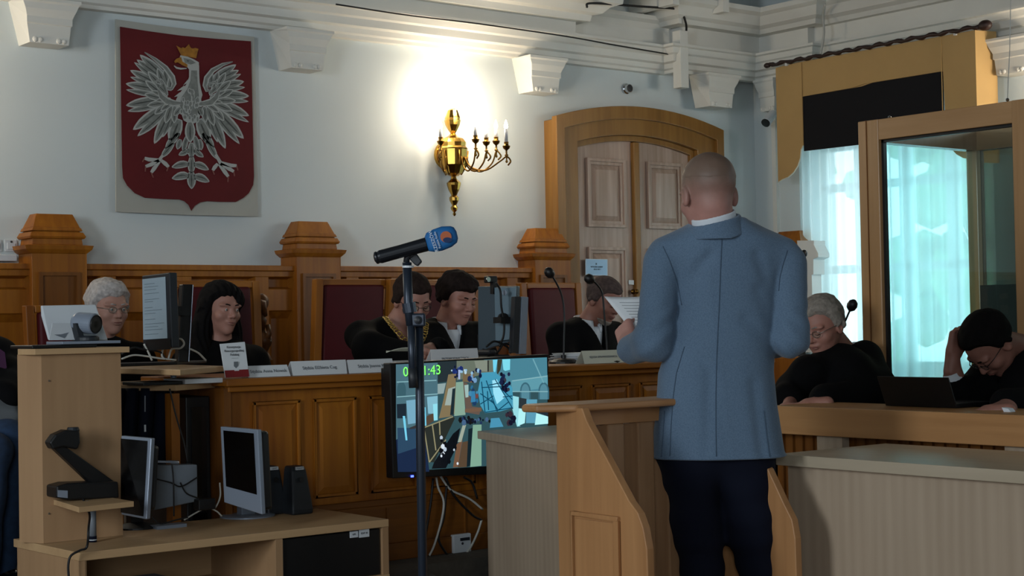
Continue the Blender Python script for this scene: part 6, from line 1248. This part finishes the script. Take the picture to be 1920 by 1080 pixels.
robe(t, nb, F, (P(1514, 700, X=5.2), P(1622, 672, X=5.55)), (P(1490, 735, X=5.2), P(1650, 735, X=5.45)), (P(1478, 750, X=5.08), P(1546, 752, X=5.1)), vneck=True, wid=1.12, zlow=.5)
M().tube([P(1528, 758, X=5.04), P(1535, 757, X=5.04)], .031, 14).build('wristwatch', 'black_gloss', t); M().tube([P(1538, 760, X=5.05), P(1545, 762, X=5.06)], .034, 14).build('shirt_cuff', 'shirt_white', t)
# --- lawyer resting the head on a hand
hc = P(1856, 645, X=5.3)
t, W_, nb, Rh = person('dark haired lawyer in glasses with bowed head propped on one raised hand', hc, dirv(158), 1.05, -.1, 'skin_c', 'hair_black', {'t': .012, 'z0': .02, 'k': .72, 'front': .055, 'rough': .0015}, glasses=('frame_dark', 0), brow='hair_black', eyes='down', neck=A3(P(1912, 655, X=5.5)), base=(5.6, 3.4, 0), h=.003, arms=[(P(1858, 709, X=5.4), P(1812, 752, X=5.3), P(1788, 705, X=5.23), P(1786, 668, X=5.22)), (P(1978, 710, X=5.48), P(1985, 760, X=5.42), P(1890, 764, X=5.12), P(1862, 772, X=4.98))],
    hands=[dict(wrist=tuple(P(1786, 668, X=5.22)), d=tuple(P(1794, 610, X=5.25)-P(1784, 672, X=5.22)), n=(.1, -1, .1), side=1, curl=(.65, .7, .7, .7), thumb=.3, s=1.0), dict(wrist=tuple(P(1862, 772, X=4.98)), d=(-.3, 1, -.1), n=(0, 0, -1), side=-1, curl=(.25, .3, .3, .35), thumb=.3)])
F = dirv(185); collar(t, W_, nb, F, 'shirt_white', r=.075, gap=.3)
robe(t, nb, F, (P(1858, 705, X=5.4), P(1980, 702, X=5.48)), (P(1812, 752, X=5.3), P(1985, 760, X=5.42)), (P(1797, 735, X=5.25), P(1890, 762, X=5.15)), vneck=True, wid=1.12, zlow=.5)
q = M().tube([P(1784, 700, X=5.22), P(1795, 730, X=5.24)], [.036, .044], 16).build('shirt_cuff', 'shirt_white', t, smooth=True)
M().prism([P(1878, 764, X=4.9), P(1890, 766, X=4.9), P(1896, 774, X=4.9), P(1882, 772, X=4.9)], (.03, 0, 0)).build('shirt_cuff', 'shirt_white', t)
# --- person cut by the left edge of the picture
mat('purple_knit', '#3a1236', .9); mat('jeans', '#1c3350', .9, noise=(40, .2)); mat('grey_coat', '#5f6468', .9)
hc = P(-60, 585, Y=6.3)
t, W_, nb, Rh = person('person in a dark cardigan and blue jeans cut by the left edge, behind the tower', hc, dirv(-60), .1, 0, 'skin_a', 'hair_brown', {'t': .02, 'z0': .0, 'k': .5, 'front': .08}, brow='hair_brown', base=(1.7, 6.4, ZP))
robe(t, nb, dirv(-50), (P(-90, 665, Y=6.3), P(-2, 672, Y=6.25)), (P(-100, 730, Y=6.1), P(18, 715, Y=6.1)), (P(-60, 750, Y=5.9), P(8, 745, Y=5.9)), vneck=False, zlow=.72)
pk = M().prism([P(-4, 650, Y=6.05), P(10, 660, Y=6.0), P(14, 690, Y=6.0), P(2, 700, Y=6.05)], (0, .02, 0)).build('purple_scarf', 'purple_knit', t, bevel=.008)
garment('grey_coat', lambda p: smin(cap(p, P(-60, 765, Y=5.9), P(22, 752, Y=5.9), .07, .05), cap(p, P(-40, 790, Y=5.85), P(18, 778, Y=5.85), .06, .04), .04)+wob(p, 30)*.008, A3(P(-70, 760, Y=5.9))-.2, A3(P(22, 752, Y=5.9))+.2, 'grey_coat', t)
fA, fB = zb(P(4, 985, Y=5.74), ZP+.11), zb(P(-32, 1000, Y=5.64), ZP+.11)
def jn(p):
    a = smin(cap(p, P(-70, 830, Y=6.1), P(14, 825, Y=5.7), .085, .075), cap(p, P(14, 825, Y=5.7), fA, .07, .052), .03); b = smin(cap(p, P(-70, 850, Y=6.0), P(-20, 850, Y=5.6), .085, .075), cap(p, P(-20, 850, Y=5.6), fB, .07, .052), .03); return np.minimum(a, b)+wob(p, 26, 3)*.006
garment('jeans', jn, (1.2, 5.3, .36), (2.7, 6.5, 1.15), 'jeans', t)
for a in (fA, fB):
    a_ = A3(a); F2 = A3(dirv(-60)); garment('shoe', lambda p, a_=a_: smax(smin(cap(p, a_+[0, 0, -.05], a_+F2*.17+[0, 0, -.065], .048, .04), cap(p, a_+[0, 0, 0], a_+[0, 0, -.05], .046), .03), ZP+.004-p[:, 2], .006), a_-.24, a_+.24, 'black_gloss', t, .008)
hp = P(-70, 838, Y=6.1); vc = thing('visitor_chair', 'plain wooden chair under the person at the left edge', 'chair', (hp.x, hp.y, ZP)); zs_ = hp.z-.13
vf = Vector(dirv(-55)); vs_ = Vector((vf.y, -vf.x, 0)); c0 = Vector((hp.x, hp.y, 0))+vf*.05
M().obox(c0+Z_*zs_, vf, vs_, Z_, .23, .23, .02).build('seat', 'oak_x', vc, bevel=.006)
for i in (-1, 1):
    for j in (-1, 1): M().obox(c0+vf*.2*i+vs_*.2*j+Z_*(ZP+(zs_-ZP)/2), vf, vs_, Z_, .018, .018, (zs_-ZP)/2-.01).build('leg', 'oak', vc)
M().obox(c0-vf*.24+Z_*(zs_+.25), vf, vs_, Z_, .015, .2, .22).build('backrest', 'oak', vc, bevel=.006)

# ================================================================ the standing man
DM = 5.0; Vd = np.array([MB[2][0], MB[2][1], 0]); Vd /= np.linalg.norm(Vd)
def K(x, y, o=0): return A3(P(x, y, D=DM+o))
RT = np.array([MB[0][0], MB[0][1], 0]); RT /= np.linalg.norm(RT)
ang = math.degrees(math.atan2(K(1340, 600)[1], K(1340, 600)[0]))    # direction camera -> man
hc = K(1328, 362, .02); hf = dirv(ang+24)
skin('skin_neck', '#ae7f74')
nbk = K(1340, 432, .025)
t, W_, nb, Rh = person('standing man in a light blue-grey jacket seen from behind, reading a sheet', hc, hf, .2, .0, 'skin_neck', 'skin_neck', {'t': .004, 'z0': .04, 'k': .25, 'plain': 1, 'rough': .0009}, scale=1.02, headw=1.03, eyes='open', neck=nbk, base=(3.6, 3.55, 0), h=.003, arms=[(K(1243, 492, .06), K(1226, 640, .04), K(1181, 652, .19)), (K(1476, 495, .06), K(1481, 632, .04), K(1405, 655, .30), K(1400, 640, .33))],
    hands=[dict(wrist=tuple(K(1181, 652, .19)), d=tuple(K(1168, 605, .27)-K(1183, 655, .19)), n=tuple(K(1200, 620, .3)-K(1170, 630, .22)), side=1, curl=(.85, .9, .95, 1.0), thumb=.7, s=1.05, stub=.012), dict(wrist=tuple(K(1400, 640, .33)), d=tuple(K(1340, 615, .36)-K(1400, 640, .33)), n=(0, 0, 1), side=-1, curl=(.4, .5, .5, .6), thumb=.4)])
hc = A3(hc)
sm_ = MATS['skin_neck']; nt = sm_.node_tree; b = nt.nodes['Principled BSDF']; L = nt.links.new
tc = nt.nodes.new('ShaderNodeTexCoord'); sx = nt.nodes.new('ShaderNodeSeparateXYZ'); L(tc.outputs['Object'], sx.inputs[0]); nz = nt.nodes.new('ShaderNodeTexNoise'); nz.inputs['Scale'].default_value = 60; nz.inputs['Detail'].default_value = 4; L(tc.outputs['Object'], nz.inputs['Vector'])
ma = nt.nodes.new('ShaderNodeMath'); ma.operation = 'MULTIPLY_ADD'; ma.inputs[1].default_value = .03; L(nz.outputs['Fac'], ma.inputs[0]); L(sx.outputs['Z'], ma.inputs[2])
mr = nt.nodes.new('ShaderNodeMapRange'); mr.inputs['From Min'].default_value = 1.66; mr.inputs['From Max'].default_value = 1.76; mr.inputs['To Max'].default_value = 1.0; L(ma.outputs[0], mr.inputs['Value'])
old = b.inputs['Base Color'].links[0].from_socket; mx = nt.nodes.new('ShaderNodeMixRGB'); mx.inputs[2].default_value = lin('#705b4e'); L(mr.outputs[0], mx.inputs[0]); L(old, mx.inputs[1]); L(mx.outputs[0], b.inputs['Base Color'])
jm = bpy.data.materials.new('jacket_wool'); jm.use_nodes = True; nt = jm.node_tree; b = nt.nodes['Principled BSDF']; b.inputs['Roughness'].default_value = .85; b.inputs['Sheen Weight'].default_value = .15; b.inputs['Specular IOR Level'].default_value = .2
tc = nt.nodes.new('ShaderNodeTexCoord'); n1 = nt.nodes.new('ShaderNodeTexNoise'); n1.inputs['Scale'].default_value = 260; n1.inputs['Detail'].default_value = 2; nt.links.new(tc.outputs['Object'], n1.inputs['Vector']); cr_ = nt.nodes.new('ShaderNodeValToRGB'); cr_.color_ramp.elements[0].color = lin('#576c83'); cr_.color_ramp.elements[1].color = lin('#63798f'); cr_.color_ramp.elements[0].position = .35; cr_.color_ramp.elements[1].position = .65
nt.links.new(n1.outputs['Fac'], cr_.inputs[0]); nt.links.new(cr_.outputs[0], b.inputs['Base Color']); MATS['jacket_wool'] = jm
rows = [(395, 1352, .062, .066), (410, 1352, .078, .07), (428, 1353, .115, .085), (450, 1358, .172, .105), (480, 1360, .186, .12), (530, 1362, .172, .13), (580, 1362, .166, .13), (640, 1352, .168, .128), (700, 1340, .184, .125), (760, 1340, .192, .13), (820, 1342, .204, .135), (862, 1343, .212, .14), (880, 1343, .214, .14)]
ZR = np.array([K(x, y)[2] for y, x, w, d in rows])[::-1]; XR_ = np.array([(K(x, y)-K(1340, y))@RT for y, x, w, d in rows])[::-1]; WR = np.array([w for *_, w, d in rows])[::-1]; DR_ = np.array([d for *_, d in rows])[::-1]; CV = np.array([-.075, -.068, -.06, -.045, -.03, -.012]+[0]*7)[::-1]
O0 = K(1340, 600, .09)
EL, ER = K(1226, 640, .04), K(1481, 632, .04); SL, SR = K(1243, 492, .05), K(1476, 495, .05)
def torso(p, grow=0):
    z = p[:, 2]; cx = np.interp(z, ZR, XR_); w = np.interp(z, ZR, WR)+grow; dd = np.interp(z, ZR, DR_)+grow
    q = p-O0; u = q@RT-cx; v = q@Vd-np.interp(z, ZR, CV)
    # vertical lines lean with the lens, so follow the axis only by its centre row
    k = (np.abs(u/w)**2.3+np.abs(v/dd)**2.3)**(1/2.3); return (k-1)*np.minimum(w, dd)*.9
def jacket(p):
    q = p-O0; u = q@RT; z = p[:, 2]; zt, zb_ = ZR[-1], K(1340, 861)[2]
    d = torso(p); d = smin(d, cap(p, K(1300, 452, .07), K(1250, 478, .06), .045, .058), .05); d = smin(d, cap(p, K(1408, 450, .07), K(1466, 480, .06), .045, .056), .05)
    al = smin(cap(p, SL, EL, .062, .058), cap(p, EL, K(1184, 655, .17), .06, .048), .035)
    ar = smin(cap(p, SR, ER, .062, .056), cap(p, ER, K(1405, 655, .30), .057, .048), .035)
    for a, sgn, e in ((al, -1, EL), (ar, 1, ER)):
        dist = np.sqrt(((p-e)**2).sum(-1)); a = a+.0035*np.sin((z*1.0+sgn*u*.8)*95+wob(p, 14)*2.5)*np.exp(-(dist/.11)**2)
        d = smin(d, a, .011)
    # folds from the shoulder blades to the waist, centre seam, drape above the hem
    d = d+.0022*np.sin(u*38+1.5*np.sin(z*7))*np.clip((1.25-z)*3, 0, 1)+.0035*np.exp(-((u+.0+(z-1.3)*.12+.02)/.012)**2)*-.3
    for (x0, y0, x1, y1, am) in ((1262, 560, 1330, 480, .005), (1272, 590, 1310, 520, .005), (1268, 615, 1300, 560, .005), (1455, 560, 1420, 480, .004), (1452, 600, 1425, 545, .005), (1240, 690, 1290, 640, .003), (1330, 700, 1325, 850, .003), (1448, 640, 1400, 600, .004), (1262, 640, 1320, 680, .004), (1250, 760, 1262, 850, .004), (1415, 720, 1430, 850, .004)):
        d = d+am*1.9*np.exp(-(cap(p, K(x0, y0, -.03), K(x1, y1, -.04), .0)/.02)**2)
    d = d-.0035*np.exp(-(np.abs(p[:, 2]-(zb_+.004))/.006)**2)
    cu = smax(np.maximum(zb_-z, z-(zt+.1)), -1*np.ones(len(p)), .001)
    d = smax(smax(d, zb_-z, .004), z-K(1340, 408)[2], .006)
    neckhole = cap(p, K(1340, 370, .03), K(1340, 428, .022), .062, .062); return smax(d, -neckhole, .006)
jk = garment('jacket', jacket, A3(K(1340, 880, .1))-np.array([.42, .42, .02]), A3(K(1340, 400, .1))+np.array([.42, .42, .03]), 'jacket_wool', t, .006)
# seams and vents, laid on the cloth by following the view to its surface
def on_jacket(x, y, lift=.0008):
    d = MB.T @ np.array([(x-960)/FPX, (y-540)/FPX, 1]); tt = 4.5
    for _ in range(90):
        e = float(jacket((CAM+d*tt)[None])[0])
        if e < .0006: break
        tt += max(e*.5, .0005)
    return Vector(CAM+d*(tt-lift))
mat('jacket_seam', '#475b70', .9)
for nm, pts in (('centre_seam', [(1354, 436), (1351, 500), (1348, 580), (1344, 660), (1342, 740), (1342, 800), (1343, 856)]), ('armhole_seam', [(1243, 462), (1256, 490), (1266, 520), (1274, 550), (1278, 572)]), ('armhole_seam', [(1476, 470), (1468, 495), (1462, 520), (1460, 545)]), ('side_vent', [(1246, 770), (1243, 815), (1240, 857)]), ('side_vent', [(1432, 770), (1437, 815), (1443, 857)]), ('side_seam', [(1283, 650), (1268, 700), (1262, 745), (1258, 800), (1256, 855)])):
    q_ = []
    for (a_, b_) in zip(pts[:-1], pts[1:]):
        for k_ in range(4): q_.append(on_jacket(a_[0]+(b_[0]-a_[0])*k_/4, a_[1]+(b_[1]-a_[1])*k_/4))
    q_.append(on_jacket(*pts[-1])); M().tube(q_, .0014, 5).build(nm, 'jacket_seam', jk, smooth=True)
# turned-down jacket collar
def ringband(p, r, th, z0, z1, flare=0, front=.03):
    n1 = K(1343, 434, .014); ax = K(1336, 398, -.001)-n1; ax /= np.linalg.norm(ax); q = p-n1; hg = q@ax; rr = np.sqrt(((q-hg[:, None]*ax)**2).sum(-1)); sd = q@RT; fr_ = q@Vd
    z1_ = z1-.1*np.clip(np.abs(sd)-.02, 0, 1)-(.1*np.clip(fr_+.03, 0, 1)); return smax(np.abs(rr-r-flare*np.clip(z1-hg, 0, .06))-th, smax(smax(hg-z1_, z0-hg, .003), fr_-front, .004), .004)
def colr(p): return ringband(p, .0755, .0055, -.012, .046, .26, .055)
garment('jacket_collar', colr, K(1350, 452)-np.array([.16, .16, .0]), K(1350, 390)+np.array([.16, .16, .02]), 'jacket_wool', t, .004)
def shc(p): return ringband(p, .0675, .003, .0, .062, 0, .09)
garment('shirt_collar', shc, K(1345, 450, .03)-.12, K(1345, 385, .03)+.12, 'shirt_white', t, .0028)
# seams, vent, cuff, trousers, shoes
q = M().tube([Vector(K(1338+0*k, 0)) if False else Vector(O0-Vd*0) for k in range(2)], .001) if False else None
zh = K(1340, 862)[2]
def trou(p):
    hipL, hipR = K(1288, 845, .08), K(1392, 845, .09); kL, kR = K(1305, 990, .06), K(1408, 985, .06)
    aL = np.array([kL[0]+.07, kL[1]-.02, .1]); aR = np.array([kR[0]+.09, kR[1]-.06, .1])
    L = smin(cap(p, hipL, kL, .104, .078), cap(p, kL, aL, .078, .062), .03); R_ = smin(cap(p, hipR, kR, .108, .08), cap(p, kR, aR, .08, .062), .03)
    d = smin(L, R_, .02); d = smin(d, ell((p-K(1340, 830, .09))@np.stack([RT, Vd, [0, 0, 1]], 1), (0, 0, 0), (.185, .12, .12)), .05)
    return smax(smax(d+wob(p, 20, 2)*.005+.003*np.sin(p[:, 2]*60+wob(p, 9)*3), .05-p[:, 2], .005), p[:, 2]-zh-.03, .004)
garment('trousers', trou, (3.2, 3.15, .04), (4.05, 4.0, .98), 'navy', t, .009)
kL, kR = K(1305, 990, .06), K(1408, 985, .06)
for a in (np.array([kL[0]+.07, kL[1]-.02, 0]), np.array([kR[0]+.09, kR[1]-.06, 0])):
    F2 = A3(dirv(ang+10)); garment('shoe', lambda p, a=a: smax(smin(cap(p, a+[0, 0, .055], a+F2*.17+[0, 0, .035], .05, .042), cap(p, a+[0, 0, .1], a+[0, 0, .05], .05), .03), .004-p[:, 2], .006), a-.2+[0, 0, .19], a+[.28, .28, .18], 'black_gloss', t, .008)
M().lathe(Vector(K(1183, 652, .185)), [(.034, -.012), (.035, .008), (.03, .009)], axis=Vector(K(1168, 605, .27)-K(1183, 655, .19)), n=20).build('shirt_cuff', 'shirt_white', t)
cuf = M().tube([K(1452, 706, .16), K(1460, 690, .2)], .026, 12).build('shirt_cuff', 'shirt_white', t, smooth=True) if False else None
# the sheet in his hand
sh_ = thing('held_sheet', 'white printed sheet held up in the left hand of the standing man', 'paper', P(1180, 600, D=5.3))
Ap, Bp, Cp = Vector(K(1133, 556, .36)), Vector(K(1272, 552, .22)), Vector(K(1186, 622, .22)); Dp = Cp+(Bp-Ap)
nrm = (Bp-Ap).cross(Cp-Ap).normalized()
def pf(u, v): return tuple(Ap+(Bp-Ap)*u+(Cp-Ap)*v+nrm*(.008*math.sin(u*4.2)*(1-v)))
M().grid(16, 10, pf).build('sheet', 'paper', sh_, solid=.0008, smooth=True)
q = M(); random.seed(5)
for k in range(9):
    v = .16+.085*k; 
    for (u0, u1) in ((.14, .42+random.random()*.3),): q.add([tuple(Vector(pf(u0+(u1-u0)*i/5, v+dv))+nrm*s_) for dv in (0, .022) for i in range(6) for s_ in (.0012,)], [(i, i+1, i+7, i+6) for i in range(5)]); q.add([tuple(Vector(pf(u0+(u1-u0)*i/5, v+dv))-nrm*.0012) for dv in (0, .022) for i in range(6)], [(i, i+1, i+7, i+6) for i in range(5)])
mat('print_grey', '#9aa0a4', .9); q.build('printed_lines', 'print_grey', sh_)
